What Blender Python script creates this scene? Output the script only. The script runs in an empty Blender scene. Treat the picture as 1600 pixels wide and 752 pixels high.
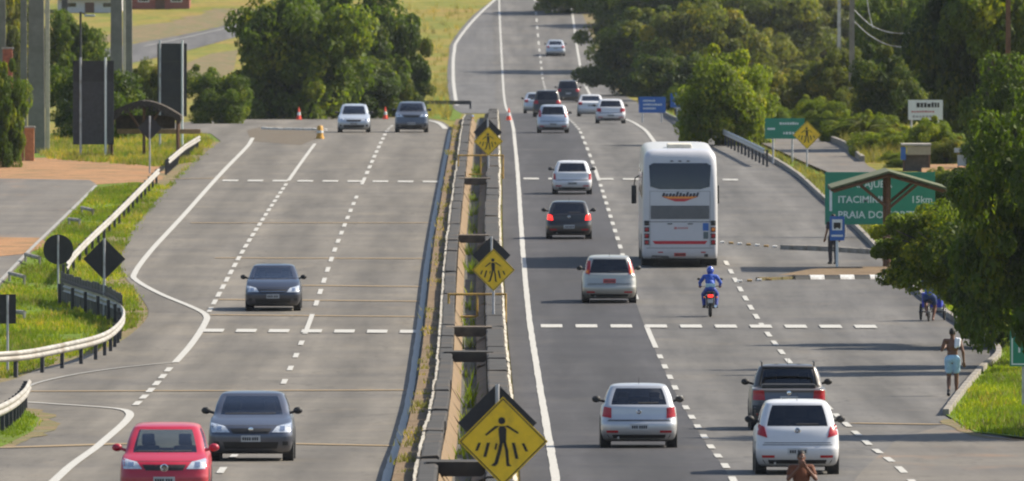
import bpy, bmesh, math, random
import numpy as np
from mathutils import Vector, Matrix
from mathutils.bvhtree import BVHTree
R = math.radians
rng = np.random.default_rng(7)
random.seed(7)
sc = bpy.context.scene
C = sc.collection

# ------------------------------------------------------------------ camera, sky, sun, exposure
FPX = 24000.0                                  # focal length in photo pixels (1600 wide)
PITCH = math.atan(564 / FPX)                   # horizon 188 px above the picture
CAMZ = 13.0
SUN_EL, SUN_AZ = R(41), R(20)                  # azimuth measured from +X towards +Y
cam = bpy.data.cameras.new("camera"); camo = bpy.data.objects.new("camera", cam); C.objects.link(camo)
cam.sensor_width = 36; cam.lens = FPX * 36 / 1600
cam.clip_start = 1; cam.clip_end = 9000
camo.location = (0, 0, CAMZ); camo.rotation_euler = (math.pi / 2 - PITCH, 0, 0)
cam.dof.use_dof = True; cam.dof.focus_distance = 380; cam.dof.aperture_fstop = 8
sc.camera = camo
w = bpy.data.worlds.new("World"); sc.world = w; w.use_nodes = True
nt = w.node_tree
sky = nt.nodes.new("ShaderNodeTexSky"); sky.sky_type = 'NISHITA'; sky.sun_disc = False
sky.sun_elevation = SUN_EL; sky.sun_rotation = math.pi / 2 - SUN_AZ
sky.dust_density = 1.5
nt.links.new(sky.outputs[0], nt.nodes['Background'].inputs[0]); nt.nodes['Background'].inputs[1].default_value = 0.088
sl = bpy.data.lights.new("sun", 'SUN'); sl.energy = 4.2; sl.angle = R(0.6); sl.color = (1, .90, .74)
so = bpy.data.objects.new("sun", sl); C.objects.link(so)
SUNV = Vector((math.cos(SUN_AZ) * math.cos(SUN_EL), math.sin(SUN_AZ) * math.cos(SUN_EL), math.sin(SUN_EL)))
so.rotation_euler = SUNV.to_track_quat('Z', 'Y').to_euler(); so.location = (60, 60, 60)
sc.view_settings.view_transform = 'Standard'; sc.view_settings.look = 'None'
sc.view_settings.exposure = 0.95; sc.view_settings.gamma = 1.0
sc.view_settings.use_curve_mapping = False
sc.render.engine = 'CYCLES'
sc.cycles.use_denoising = True
sc.cycles.max_bounces = 6; sc.cycles.transparent_max_bounces = 12
sc.cycles.filter_width = 2.1

# ------------------------------------------------------------------ ground profile, pixel -> ground
PROF = np.array([(-60, -11.3), (150, -11.3), (250, -11.55), (306, -11.9), (338, -12.45), (403, -13.24), (470, -13.5), (558, -13.2), (667, -13.08),
    (800, -13.27), (857, -13.75), (1000, -15.4), (1200, -17.4), (1330, -17.6), (1404, -16.0), (1458, -13.7), (1512, -11.4), (1620, -7), (1800, -1), (2200, 8), (3200, 15)], float)
def pchip(x, y, q):
    h = np.diff(x); d = np.diff(y) / h; m = np.zeros_like(y)
    for i in range(1, len(x) - 1):
        if d[i-1] * d[i] > 0:
            w1, w2 = 2*h[i] + h[i-1], h[i] + 2*h[i-1]
            m[i] = (w1 + w2) / (w1 / d[i-1] + w2 / d[i])
    m[0], m[-1] = d[0], d[-1]
    i = np.clip(np.searchsorted(x, q) - 1, 0, len(x) - 2); t = (q - x[i]) / h[i]
    return ((1+2*t)*(1-t)**2*y[i] + t*(1-t)**2*h[i]*m[i] + t*t*(3-2*t)*y[i+1] + t*t*(t-1)*h[i]*m[i+1])
KY = np.concatenate([np.arange(-60, 1700, 5.0), np.arange(1700, 3201, 50.0)])
KZ = CAMZ + pchip(PROF[:, 0], PROF[:, 1], KY)
def zg(y): return float(np.interp(y, KY, KZ))
_YS = np.arange(100, 3000, .5); _ZS = np.interp(_YS, KY, KZ)
cP, sP = math.cos(PITCH), math.sin(PITCH)
def ray(px, py):
    u, v = (px - 800) / FPX, (376 - py) / FPX
    return u, cP + v * sP, v * cP - sP
def G(px, py, dz=0.0):
    """photo pixel -> point of the ground it falls on"""
    dx, dy, dz_ = ray(px, py)
    diff = CAMZ + _YS * (dz_ / dy) - _ZS
    k = int(np.argmax(diff < 0)); k = max(k, 1)
    a, b = diff[k-1], diff[k]
    y = _YS[k-1] + .5 * (a / (a - b) if a != b else 0)
    return Vector((dx / dy * y, y, zg(y) + dz))
def AT(px, py, Y):
    dx, dy, dz_ = ray(px, py)
    return Vector((dx / dy * Y, Y, CAMZ + dz_ / dy * Y))
def S(Y): return FPX / (Y * cP + (CAMZ - zg(Y)) * sP)        # px per metre

# ------------------------------------------------------------------ materials
MATS = {}
def nodes(name):
    m = bpy.data.materials.new(name); m.use_nodes = True
    n = m.node_tree.nodes; n.clear()
    out = n.new("ShaderNodeOutputMaterial"); b = n.new("ShaderNodeBsdfPrincipled")
    m.node_tree.links.new(b.outputs[0], out.inputs[0])
    return m, n, m.node_tree.links.new, b, out
def c4(c): return (c[0], c[1], c[2], 1)
def noise(n, l, scale, detail=4, vec=None, rough=.6, mapscale=None, coord='Object'):
    tc = n.new("ShaderNodeTexCoord"); t = n.new("ShaderNodeTexNoise")
    t.inputs['Scale'].default_value = scale; t.inputs['Detail'].default_value = detail; t.inputs['Roughness'].default_value = rough
    if mapscale:
        mp = n.new("ShaderNodeMapping"); mp.inputs['Scale'].default_value = mapscale
        l(tc.outputs[coord], mp.inputs[0]); l(mp.outputs[0], t.inputs[0])
    else: l(tc.outputs[coord], t.inputs[0])
    return t.outputs[0]
def ramp(n, l, fac, stops):
    r = n.new("ShaderNodeValToRGB"); e = r.color_ramp.elements
    while len(e) < len(stops): e.new(.5)
    for k, (p, c) in enumerate(stops): e[k].position = p; e[k].color = c4(c) if len(c) == 3 else c
    l(fac, r.inputs[0]); return r.outputs[0]
def mix(n, l, fac, a, b, mode='MIX'):
    m = n.new("ShaderNodeMix"); m.data_type = 'RGBA'; m.blend_type = mode
    for s, v in ((0, fac), (6, a), (7, b)):
        if isinstance(v, (int, float)): m.inputs[s].default_value = v
        elif isinstance(v, tuple): m.inputs[s].default_value = c4(v)
        else: l(v, m.inputs[s])
    return m.outputs[2]
def bump(n, l, b, h, strength=.3, dist=.02):
    k = n.new("ShaderNodeBump"); k.inputs['Strength'].default_value = strength; k.inputs['Distance'].default_value = dist
    l(h, k.inputs['Height']); l(k.outputs[0], b.inputs['Normal'])
def mat(name, col, rough=.6, metal=0, var=.15, scale=6, bmp=0, coat=0, emit=0, spec=.5, dirt=None):
    """plain procedural material: colour mottled by two noises, optional bump / clear coat"""
    if name in MATS: return MATS[name]
    m, n, l, b, out = nodes(name)
    f = noise(n, l, scale, 5)
    lo = tuple(c * (1 - var) for c in col); hi = tuple(min(1, c * (1 + var)) for c in col)
    c = ramp(n, l, f, [(.3, lo), (.7, hi)])
    if dirt:
        g = noise(n, l, scale * .35, 6)
        fac = ramp(n, l, g, [(.5, (0, 0, 0)), (.72, (1, 1, 1))])
        c = mix(n, l, fac, c, dirt)
    l(c, b.inputs['Base Color'])
    b.inputs['Roughness'].default_value = rough; b.inputs['Metallic'].default_value = metal
    b.inputs['Specular IOR Level'].default_value = spec
    if coat: b.inputs['Coat Weight'].default_value = coat; b.inputs['Coat Roughness'].default_value = .06
    if bmp: bump(n, l, b, noise(n, l, scale * 6, 3), bmp, .01)
    if emit:
        b.inputs['Emission Color'].default_value = c4(col); b.inputs['Emission Strength'].default_value = emit
    MATS[name] = m
    return m
def paint(name, col, metal=.0, rough=.35):
    """car paint: clear coat, road dust low on the body"""
    if name in MATS: return MATS[name]
    m, n, l, b, out = nodes(name)
    tc = n.new("ShaderNodeTexCoord"); sp = n.new("ShaderNodeSeparateXYZ"); l(tc.outputs['Object'], sp.inputs[0])
    f = noise(n, l, 3.0, 5)
    c = ramp(n, l, f, [(.25, tuple(x * .93 for x in col)), (.75, col)])
    mr = n.new("ShaderNodeMapRange"); mr.inputs[1].default_value = .25; mr.inputs[2].default_value = .62
    mr.inputs[3].default_value = .38; mr.inputs[4].default_value = .04
    l(sp.outputs[2], mr.inputs[0])
    c = mix(n, l, mr.outputs[0], c, (.22, .19, .15))
    l(c, b.inputs['Base Color'])
    b.inputs['Metallic'].default_value = metal; b.inputs['Roughness'].default_value = rough
    b.inputs['Coat Weight'].default_value = .35; b.inputs['Coat Roughness'].default_value = .08
    MATS[name] = m
    return m
def glass(name, tint=(.35, .4, .4), refl=1.0):
    if name in MATS: return MATS[name]
    m, n, l, b, out = nodes(name)
    t = n.new("ShaderNodeBsdfTransparent"); t.inputs[0].default_value = c4(tint)
    g = n.new("ShaderNodeBsdfGlossy"); g.inputs['Roughness'].default_value = .06; g.inputs[0].default_value = (.9, .93, 1, 1)
    fr = n.new("ShaderNodeFresnel"); fr.inputs[0].default_value = 1.5
    f2 = noise(n, l, 2.0, 2)
    mm = n.new("ShaderNodeMath"); mm.operation = 'MULTIPLY'; mm.inputs[1].default_value = refl*1.7; l(fr.outputs[0], mm.inputs[0])
    mx = n.new("ShaderNodeMixShader"); l(mm.outputs[0], mx.inputs[0]); l(t.outputs[0], mx.inputs[1]); l(g.outputs[0], mx.inputs[2])
    l(mx.outputs[0], out.inputs[0]); MATS[name] = m
    return m
def asphalt(name, col, streak=.12, crack=.5, warm=(.30, .24, .16), warm_amt=.25, lane=None):
    m, n, l, b, out = nodes(name)
    fine = noise(n, l, 9.0, 6, rough=.75)
    c = ramp(n, l, fine, [(.25, tuple(x*.76 for x in col)), (.75, tuple(x*1.2 for x in col))])
    st = noise(n, l, 1.0, 5, mapscale=(1.1, .035, 1))           # tyre tracks run along the road
    c = mix(n, l, 1.0, c, ramp(n, l, st, [(.32, (1-streak*2.2,)*3), (.68, (1+streak,)*3)]), 'MULTIPLY')
    if lane is not None:                                        # oil and rubber down the lanes, following the road's gentle bend
        tcl = n.new("ShaderNodeTexCoord"); sx = n.new("ShaderNodeSeparateXYZ"); l(tcl.outputs['Object'], sx.inputs[0])
        def mth(op, p, q, r=None):
            k = n.new("ShaderNodeMath"); k.operation = op
            for i, v in enumerate((p, q) + ((r,) if r is not None else ())):
                if isinstance(v, (int, float)): k.inputs[i].default_value = v
                else: l(v, k.inputs[i])
            return k.outputs[0]
        yy = sx.outputs[1]; bend = mth('MULTIPLY_ADD', mth('MULTIPLY_ADD', yy, BEND[0], BEND[1]), yy, BEND[2])
        wob = noise(n, l, .6, 3, mapscale=(.3, .05, 1))
        u = mth('ADD', mth('SUBTRACT', sx.outputs[0], bend), mth('MULTIPLY', wob, .5))
        cs = mth('COSINE', mth('MULTIPLY', mth('SUBTRACT', u, lane[0] + .25), 2*math.pi/lane[1]), 0)
        c = mix(n, l, 1.0, c, ramp(n, l, mth('MULTIPLY_ADD', cs, .5, .5), [(.15, (1.05,)*3), (.95, (lane[2],)*3)]), 'MULTIPLY')
    big = noise(n, l, .16, 5)
    c = mix(n, l, 1.0, c, ramp(n, l, big, [(.3, (.78, .78, .81)), (.7, (1.14, 1.12, 1.08))]), 'MULTIPLY')
    d = noise(n, l, .5, 6, mapscale=(1, .35, 1))
    c = mix(n, l, ramp(n, l, d, [(.56, (0, 0, 0)), (.8, (warm_amt,)*3)]), c, warm)
    # patches and sealed cracks
    tc = n.new("ShaderNodeTexCoord"); mp = n.new("ShaderNodeMapping"); mp.inputs['Scale'].default_value = (.32, .09, 1)
    l(tc.outputs['Object'], mp.inputs[0])
    wv = n.new("ShaderNodeTexNoise"); wv.inputs['Scale'].default_value = .8; l(tc.outputs['Object'], wv.inputs[0])
    ad = n.new("ShaderNodeVectorMath"); ad.operation = 'MULTIPLY_ADD'; ad.inputs[1].default_value = (.5, .5, 0)
    l(wv.outputs[1], ad.inputs[0]); l(mp.outputs[0], ad.inputs[2])
    vo = n.new("ShaderNodeTexVoronoi"); vo.feature = 'DISTANCE_TO_EDGE'; vo.inputs['Scale'].default_value = 1.0
    l(ad.outputs[0], vo.inputs[0])
    c = mix(n, l, ramp(n, l, vo.outputs['Distance'], [(.0, (crack,)*3), (.012, (0, 0, 0))]), c, tuple(x*.45 for x in col))
    sv = n.new("ShaderNodeTexVoronoi"); sv.inputs['Scale'].default_value = .9; l(tc.outputs['Object'], sv.inputs[0])
    c = mix(n, l, ramp(n, l, sv.outputs['Distance'], [(.03, (.6,)*3), (.13, (0, 0, 0))]), c, tuple(x*.55 for x in col))
    l(c, b.inputs['Base Color']); b.inputs['Roughness'].default_value = .82; b.inputs['Specular IOR Level'].default_value = .3
    bump(n, l, b, noise(n, l, 60, 2), .35, .01)
    MATS[name] = m; return m
def ground_mat(name, cols, scale=.6, bmp=.5):
    """natural ground: colours swapped by patchy noise"""
    m, n, l, b, out = nodes(name)
    f = noise(n, l, scale, 8, rough=.68); c = ramp(n, l, f, [(.3 + .4 * k / max(1, len(cols)-1), col) for k, col in enumerate(cols)])
    g = noise(n, l, scale * 14, 5, rough=.7)
    c = mix(n, l, 1.0, c, ramp(n, l, g, [(.3, (.62,)*3), (.7, (1.3,)*3)]), 'MULTIPLY')
    l(c, b.inputs['Base Color']); b.inputs['Roughness'].default_value = .95; b.inputs['Specular IOR Level'].default_value = .15
    bump(n, l, b, noise(n, l, scale * 22, 4), bmp, .08)
    MATS[name] = m; return m
def worn_paint(name, col, base, wear=.5):
    m, n, l, b, out = nodes(name)
    f = noise(n, l, 3.2, 7, rough=.75); g = noise(n, l, 24, 3)
    k = mix(n, l, .5, f, g)
    fac = ramp(n, l, k, [(wear - .08, (0, 0, 0)), (wear + .05, (1, 1, 1))])
    c = mix(n, l, fac, base, mix(n, l, ramp(n, l, f, [(.35, (0,)*3), (.75, (.6,)*3)]), col, base))
    l(c, b.inputs['Base Color']); b.inputs['Roughness'].default_value = .7
    MATS[name] = m; return m
def leaf_mat(name, col, trans=.35):
    m, n, l, b, out = nodes(name)
    at = n.new("ShaderNodeAttribute"); at.attribute_name = 'tint'
    c = ramp(n, l, at.outputs['Fac'], [(0, tuple(x*.6 for x in col)), (.55, col), (1, (col[0]*2.1+.01, col[1]*1.55, col[2]*.9))])
    ob = n.new("ShaderNodeObjectInfo")
    c = mix(n, l, 1.0, c, ramp(n, l, ob.outputs['Random'], [(0, (.82, .85, .8)), (1, (1.2, 1.12, 1.1))]), 'MULTIPLY')
    l(c, b.inputs['Base Color']); b.inputs['Roughness'].default_value = .6; b.inputs['Specular IOR Level'].default_value = .25
    t = n.new("ShaderNodeBsdfTranslucent"); l(mix(n, l, 1.0, c, (1.5, 1.6, .6), 'MULTIPLY'), t.inputs[0])
    mx = n.new("ShaderNodeMixShader"); mx.inputs[0].default_value = trans
    l(b.outputs[0], mx.inputs[1]); l(t.outputs[0], mx.inputs[2]); l(mx.outputs[0], out.inputs[0])
    MATS[name] = m; return m

GRASS = ground_mat('grass_ground', [(.14, .13, .035), (.10, .14, .018), (.12, .19, .015), (.08, .13, .012)], .5)
HILLG = ground_mat('hill_grass', [(.25, .165, .055), (.23, .18, .04), (.16, .17, .025), (.10, .125, .02)], .10)
DIRT = ground_mat('red_dirt', [(.30, .15, .07), (.36, .20, .10), (.24, .15, .08), (.16, .15, .06)], .4)
SAND = ground_mat('sandy_dirt', [(.26, .185, .11), (.21, .15, .09), (.15, .145, .06), (.19, .17, .14)], .7)
SOIL = ground_mat('median_soil', [(.10, .075, .048), (.17, .12, .075), (.20, .145, .09), (.09, .085, .04)], .55)
WHITE_P = worn_paint('white_marking', (.52, .51, .47), (.15, .145, .135), .435)
WORN_P = worn_paint('worn_white_marking', (.40, .39, .36), (.15, .145, .13), .485)
YEL_P = worn_paint('faded_yellow_marking', (.34, .22, .075), (.15, .142, .127), .47)
CONC = mat('concrete', (.34, .32, .28), .9, var=.25, scale=2.5, bmp=.3, dirt=(.17, .14, .10))
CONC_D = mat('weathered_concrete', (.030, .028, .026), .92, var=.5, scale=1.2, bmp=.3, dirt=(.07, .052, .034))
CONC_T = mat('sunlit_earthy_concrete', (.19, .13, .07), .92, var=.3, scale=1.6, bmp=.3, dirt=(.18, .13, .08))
KERB_G = mat('kerb_grey', (.24, .22, .19), .9, var=.3, scale=3, bmp=.3, dirt=(.15, .12, .08))
KERB_W = mat('kerb_white', (.80, .79, .75), .8, var=.1, scale=4, dirt=(.35, .3, .24))
KERB_B = mat('kerb_black', (.045, .045, .045), .8, var=.3, scale=4, dirt=(.12, .11, .09))
STEEL = mat('galvanised_steel', (.36, .36, .36), .45, .55, var=.18, scale=5, dirt=(.33, .29, .23))
RAILPAINT = mat('guardrail_dusty_steel', (.32, .305, .275), .55, .25, var=.3, scale=2, dirt=(.20, .165, .12))
POST_D = mat('dark_steel_post', (.05, .05, .055), .7, .2, var=.3)
POLE_G = mat('grey_post', (.42, .43, .45), .5, .3, var=.15, dirt=(.25, .22, .19))
BLACK = mat('black_plate', (.016, .016, .019), .6, var=.3, scale=3, dirt=(.03, .03, .03))
YEL = mat('sign_yellow', (.88, .56, .012), .45, var=.08, scale=5, dirt=(.55, .34, .03))
SBLK = mat('sign_black', (.012, .012, .012), .5, var=.2)
GREEN = mat('sign_green', (.012, .20, .125), .45, var=.1, scale=2)
BLUE = mat('sign_blue', (.02, .11, .38), .45, var=.1, scale=3)
SWHITE = mat('sign_white', (.62, .66, .66), .5, var=.06)
YRAIL = mat('ochre_rail_paint', (.44, .27, .05), .7, var=.25, scale=8, dirt=(.2, .12, .05))
WOOD = mat('brown_wood', (.12, .06, .032), .85, var=.35, scale=7, bmp=.3)
THATCH = mat('dark_thatch', (.055, .042, .03), .95, var=.5, scale=9, bmp=.6)
BARK = mat('bark', (.085, .065, .045), .95, var=.4, scale=5, bmp=.6)
RUBBER = mat('tyre_rubber', (.018, .018, .018), .85, var=.2, scale=12)
RIM = mat('wheel_rim', (.35, .35, .36), .4, .7, var=.15)
TRIM = mat('black_trim', (.02, .02, .021), .6, var=.2)
INTR = mat('dark_interior', (.03, .03, .032), .85, var=.3)
LRED = mat('red_lens', (.36, .004, .012), .3, var=.15, scale=20, coat=.15)
LREDB = mat('red_brake_lamp_lit', (.95, .03, .02), .3, var=.05, emit=1.1)
LAMB = mat('amber_lens', (.8, .22, .02), .2, var=.1, coat=.5)
LAMBB = mat('amber_lamp_lit', (1, .32, .03), .3, var=.05, emit=1.0)
LCLR = mat('clear_lens', (.62, .66, .70), .12, .35, var=.25, scale=14, coat=1)
PLATE = mat('plate_grey', (.42, .43, .44), .5, var=.1)
PLATE_R = mat('plate_red', (.45, .07, .06), .5, var=.1)
CHROME = mat('chrome', (.75, .75, .76), .15, 1, var=.05)
BRICK = mat('red_brick', (.30, .10, .06), .9, var=.35, scale=5, bmp=.4)
ORANGE = mat('cone_orange', (.75, .07, .03), .6, var=.1)
LEAF = [leaf_mat('leaf_dark', (.052, .085, .010), .42), leaf_mat('leaf_mid', (.088, .138, .010), .45), leaf_mat('leaf_light', (.15, .205, .012), .45), leaf_mat('leaf_olive', (.125, .15, .022), .45)]
BLADE = leaf_mat('grass_blade', (.14, .205, .010), .4)
BLADE_DRY = leaf_mat('grass_blade_dry', (.22, .21, .06), .35)

# ------------------------------------------------------------------ mesh helpers
class MB:
    def __init__(s): s.v, s.f = [], []
    def add(s, v, f):
        o = len(s.v); s.v += [tuple(p) for p in v]; s.f += [tuple(i + o for i in q) for q in f]; return s
    def box(s, x0, x1, y0, y1, z0, z1, b=0.0, M=None):
        if b <= 0:
            v = [(x, y, z) for z in (z0, z1) for y in (y0, y1) for x in (x0, x1)]
            f = [(0, 2, 3, 1), (4, 5, 7, 6), (0, 1, 5, 4), (2, 6, 7, 3), (0, 4, 6, 2), (1, 3, 7, 5)]
        else:
            bm = bmesh.new(); bmesh.ops.create_cube(bm, size=1)
            for q in bm.verts: q.co = ((x0+x1)/2 + q.co.x*(x1-x0), (y0+y1)/2 + q.co.y*(y1-y0), (z0+z1)/2 + q.co.z*(z1-z0))
            bmesh.ops.bevel(bm, geom=bm.edges[:], offset=b, segments=2, affect='EDGES', profile=.6)
            bm.verts.index_update(); v = [q.co.copy() for q in bm.verts]; f = [[k.index for k in q.verts] for q in bm.faces]; bm.free()
        if M is not None: v = [M @ Vector(p) for p in v]
        return s.add(v, f)
    def tube(s, pts, rad, n=8, caps=True):
        pts = [Vector(p) for p in pts]; rad = [rad] * len(pts) if isinstance(rad, (int, float)) else rad
        v, f = [], []
        prev = None
        for i, p in enumerate(pts):
            d = (pts[min(i+1, len(pts)-1)] - pts[max(i-1, 0)]).normalized()
            if prev is None:
                a = Vector((0, 0, 1)) if abs(d.z) < .9 else Vector((1, 0, 0)); prev = d.cross(a).normalized()
            x = (prev - d * prev.dot(d)).normalized(); y = d.cross(x); prev = x
            for k in range(n):
                t = 2*math.pi*k/n; v.append(p + (x*math.cos(t) + y*math.sin(t)) * rad[i])
        for i in range(len(pts)-1):
            for k in range(n):
                a, b = i*n + k, i*n + (k+1) % n; f.append((a, b, b+n, a+n))
        if caps: f.append(tuple(range(n-1, -1, -1))); f.append(tuple((len(pts)-1)*n + k for k in range(n)))
        return s.add(v, f)
    def lathe(s, prof, axis='z', n=20, c=(0, 0, 0)):
        v, f = [], []
        for r, h in prof:
            for k in range(n):
                t = 2*math.pi*k/n; a, b = r*math.cos(t), r*math.sin(t)
                v.append((a+c[0], b+c[1], h+c[2]) if axis == 'z' else (h+c[0], a+c[1], b+c[2]) if axis == 'x' else (a+c[0], h+c[1], b+c[2]))
        for i in range(len(prof)-1):
            for k in range(n):
                a, b = i*n+k, i*n+(k+1) % n; f.append((a, b, b+n, a+n))
        f.append(tuple(range(n-1, -1, -1))); f.append(tuple((len(prof)-1)*n + k for k in range(n)))
        return s.add(v, f)
    def ball(s, c, r, n=12, m=8):
        r = (r, r, r) if isinstance(r, (int, float)) else r
        v = [(c[0], c[1], c[2]-r[2])]; f = []
        for i in range(1, m):
            ph = math.pi*i/m
            for k in range(n):
                t = 2*math.pi*k/n; v.append((c[0]+r[0]*math.sin(ph)*math.cos(t), c[1]+r[1]*math.sin(ph)*math.sin(t), c[2]-r[2]*math.cos(ph)))
        v.append((c[0], c[1], c[2]+r[2])); e = len(v)-1
        for k in range(n):
            f.append((0, 1+(k+1) % n, 1+k)); f.append((e, e-n+k, e-n+(k+1) % n))
            for i in range(m-2):
                a, b = 1+i*n+k, 1+i*n+(k+1) % n; f.append((a, b, b+n, a+n))
        return s.add(v, f)
    def prism(s, poly, t0, t1, plane='xz'):
        """outline polygon extruded: plane 'xz' along y, 'xy' along z, 'yz' along x"""
        n = len(poly); P = {'xz': lambda a, b, t: (a, t, b), 'xy': lambda a, b, t: (a, b, t), 'yz': lambda a, b, t: (t, a, b)}[plane]
        v = [P(a, b, t0) for a, b in poly] + [P(a, b, t1) for a, b in poly]
        f = [tuple(range(n)), tuple(range(2*n-1, n-1, -1))] + [(i, n+i, n+(i+1) % n, (i+1) % n) for i in range(n)]
        return s.add(v, f)
    def mesh(s, name, m, smooth=0):
        me = bpy.data.meshes.new(name); me.from_pydata(s.v, [], s.f); me.materials.append(m)
        bm = bmesh.new(); bm.from_mesh(me); bmesh.ops.recalc_face_normals(bm, faces=bm.faces[:]); bm.to_mesh(me); bm.free()
        if smooth:
            me.polygons.foreach_set('use_smooth', [True]*len(me.polygons))
            if smooth < 180: me.set_sharp_from_angle(angle=R(smooth))
        return me
    def build(s, name, m, parent=None, smooth=0, **kw):
        return link(name, s.mesh(name, m, smooth), parent, **kw)
def link(name, me, parent=None, label=None, cat=None, group=None, kind=None, loc=None):
    o = bpy.data.objects.new(name, me); C.objects.link(o)
    if parent is not None: o.parent = parent
    if loc is not None: o.location = loc
    tag(o, label, cat, group, kind); return o
def tag(o, label=None, cat=None, group=None, kind=None):
    for k, v in (('label', label), ('category', cat), ('group', group), ('kind', kind)):
        if v: o[k] = v
    return o
def thing(name, label, cat, loc=(0, 0, 0), rz=0, group=None):
    o = bpy.data.objects.new(name, None); C.objects.link(o); o.location = loc; o.rotation_euler = (0, 0, rz)
    o.empty_display_size = .2
    return tag(o, label, cat, group)
def copy_tree(o, parent=None):
    c = o.copy(); C.objects.link(c)
    if parent is not None: c.parent = parent
    for ch in [x for x in o.children]: copy_tree(ch, c)
    return c
def text_mb(s, size, y=0.0, xz=(0, 0), align='LEFT', thick=.004):
    """lettering as thin raised geometry on the plane y (facing -y)"""
    cu = bpy.data.curves.new('t', 'FONT'); cu.body = s; cu.size = size; cu.align_x = align; cu.extrude = thick/2; cu.resolution_u = 2; cu.offset = size*.012
    o = bpy.data.objects.new('t', cu); C.objects.link(o)
    dg = bpy.context.evaluated_depsgraph_get(); e = o.evaluated_get(dg); me = e.to_mesh()
    mb = MB(); mb.add([(v.co.x + xz[0], y - thick/2 - v.co.z, v.co.y + xz[1]) for v in me.vertices], [tuple(p.vertices) for p in me.polygons])
    e.to_mesh_clear(); bpy.data.objects.remove(o); bpy.data.curves.remove(cu)
    return mb

# ---------------- sheets on the ground
def sheet(name, poly, m, dz, kind='structure', parent=None, smooth_pts=False):
    """flat polygon (X, Y list) laid on the ground profile"""
    bm = bmesh.new(); vs = [bm.verts.new((p[0], p[1], 0)) for p in poly]; bm.faces.new(vs)
    ys = [p[1] for p in poly]
    for k in KY[(KY > min(ys)+.05) & (KY < max(ys)-.05)]:
        bmesh.ops.bisect_plane(bm, geom=bm.verts[:] + bm.edges[:] + bm.faces[:], plane_co=(0, k, 0), plane_no=(0, 1, 0), dist=1e-4)
    bmesh.ops.triangulate(bm, faces=bm.faces[:])
    for v in bm.verts: v.co.z = zg(v.co.y) + dz
    bmesh.ops.recalc_face_normals(bm, faces=bm.faces[:])
    if sum(f.normal.z for f in bm.faces) < 0: bmesh.ops.reverse_faces(bm, faces=bm.faces[:])
    me = bpy.data.meshes.new(name); bm.to_mesh(me); bm.free(); me.materials.append(m)
    return link(name, me, parent, kind=None if parent is not None else kind)
def PX(pts): return [tuple(G(*p)[:2]) for p in pts]
def curve(pts, n=12):
    """Catmull-Rom through (X, Y) points"""
    P = [np.array(p, float) for p in pts]; P = [2*P[0]-P[1]] + P + [2*P[-1]-P[-2]]; out = []
    for i in range(1, len(P)-2):
        for t in np.linspace(0, 1, n, endpoint=False):
            out.append(.5*((2*P[i]) + (P[i+1]-P[i-1])*t + (2*P[i-1]-5*P[i]+4*P[i+1]-P[i+2])*t*t + (-P[i-1]+3*P[i]-3*P[i+1]+P[i+2])*t**3))
    out.append(P[-2]); return [tuple(p) for p in out]
def resample(pts, step):
    P = np.array(pts, float); d = np.concatenate([[0], np.cumsum(np.hypot(*np.diff(P, axis=0).T))])
    q = np.linspace(0, d[-1], max(2, int(round(d[-1]/step))+1))
    return [(float(np.interp(t, d, P[:, 0])), float(np.interp(t, d, P[:, 1]))) for t in q]
def normals(pts):
    P = np.array(pts, float); T = np.gradient(P, axis=0); T /= np.linalg.norm(T, axis=1)[:, None]
    return np.stack([-T[:, 1], T[:, 0]], 1)        # to the left of travel
def ribbon(name, pts, wd, m, dz, parent=None, kind='structure', step=2.5, jag=0):
    pts = resample(pts, step); N = normals(pts); v, f = [], []
    for i, (p, n) in enumerate(zip(pts, N)):
        for s_ in (-.5, .5):
            k = s_*wd*(1 + random.uniform(-jag, jag)); x, y = p[0]+n[0]*k, p[1]+n[1]*k; v.append((x, y, zg(y)+dz))
        if i: f.append((2*i-2, 2*i-1, 2*i+1, 2*i))
    mb = MB(); mb.add(v, f); o = mb.build(name, m, parent, kind=None if parent is not None else kind)
    return o
def extrude(pts, prof, mb=None, dz=0.0, close=True):
    """profile (offset to the right of travel, height) swept along ground polyline"""
    mb = mb or MB(); N = normals(pts); k = len(prof); v, f = [], []
    for i, (p, n) in enumerate(zip(pts, N)):
        for o, h in prof: v.append((p[0]-n[0]*o, p[1]-n[1]*o, zg(p[1])+h+dz))
        if i:
            for j in range(k if close else k-1):
                a, b = (i-1)*k+j, (i-1)*k+(j+1) % k; f.append((a, b, b+k, a+k))
    if close: f.append(tuple(range(k))); f.append(tuple((len(pts)-1)*k + j for j in range(k-1, -1, -1)))
    return mb.add(v, f)

# ------------------------------------------------------------------ terrain and roads
XRP = [(885, 900), (866, 745), (852, 640), (843, 600), (826, 500), (815, 376), (810, 283), (803, 210), (796, 178), (787, 150), (786, 120), (783, 70), (779, 0)]
_xr = [G(*p) for p in XRP]; _xy = np.array([p.y for p in _xr]); _xx = np.array([p.x for p in _xr])
_k = np.polyfit(_xy[:8], _xx[:8], 2)
_qy = np.arange(150, 1730, 14.0); _qx = np.interp(_qy, _xy, _xx)
_ker = np.ones(9) / 9; _qs = np.convolve(np.pad(_qx, 4, mode='edge'), _ker, 'valid')
def XR(y): return float(np.interp(y, _qy, _qs))
def line_off(o, y0, y1, step=5.0): return [(XR(y) + o, y) for y in np.arange(y0, y1 + .01, step)]

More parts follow.
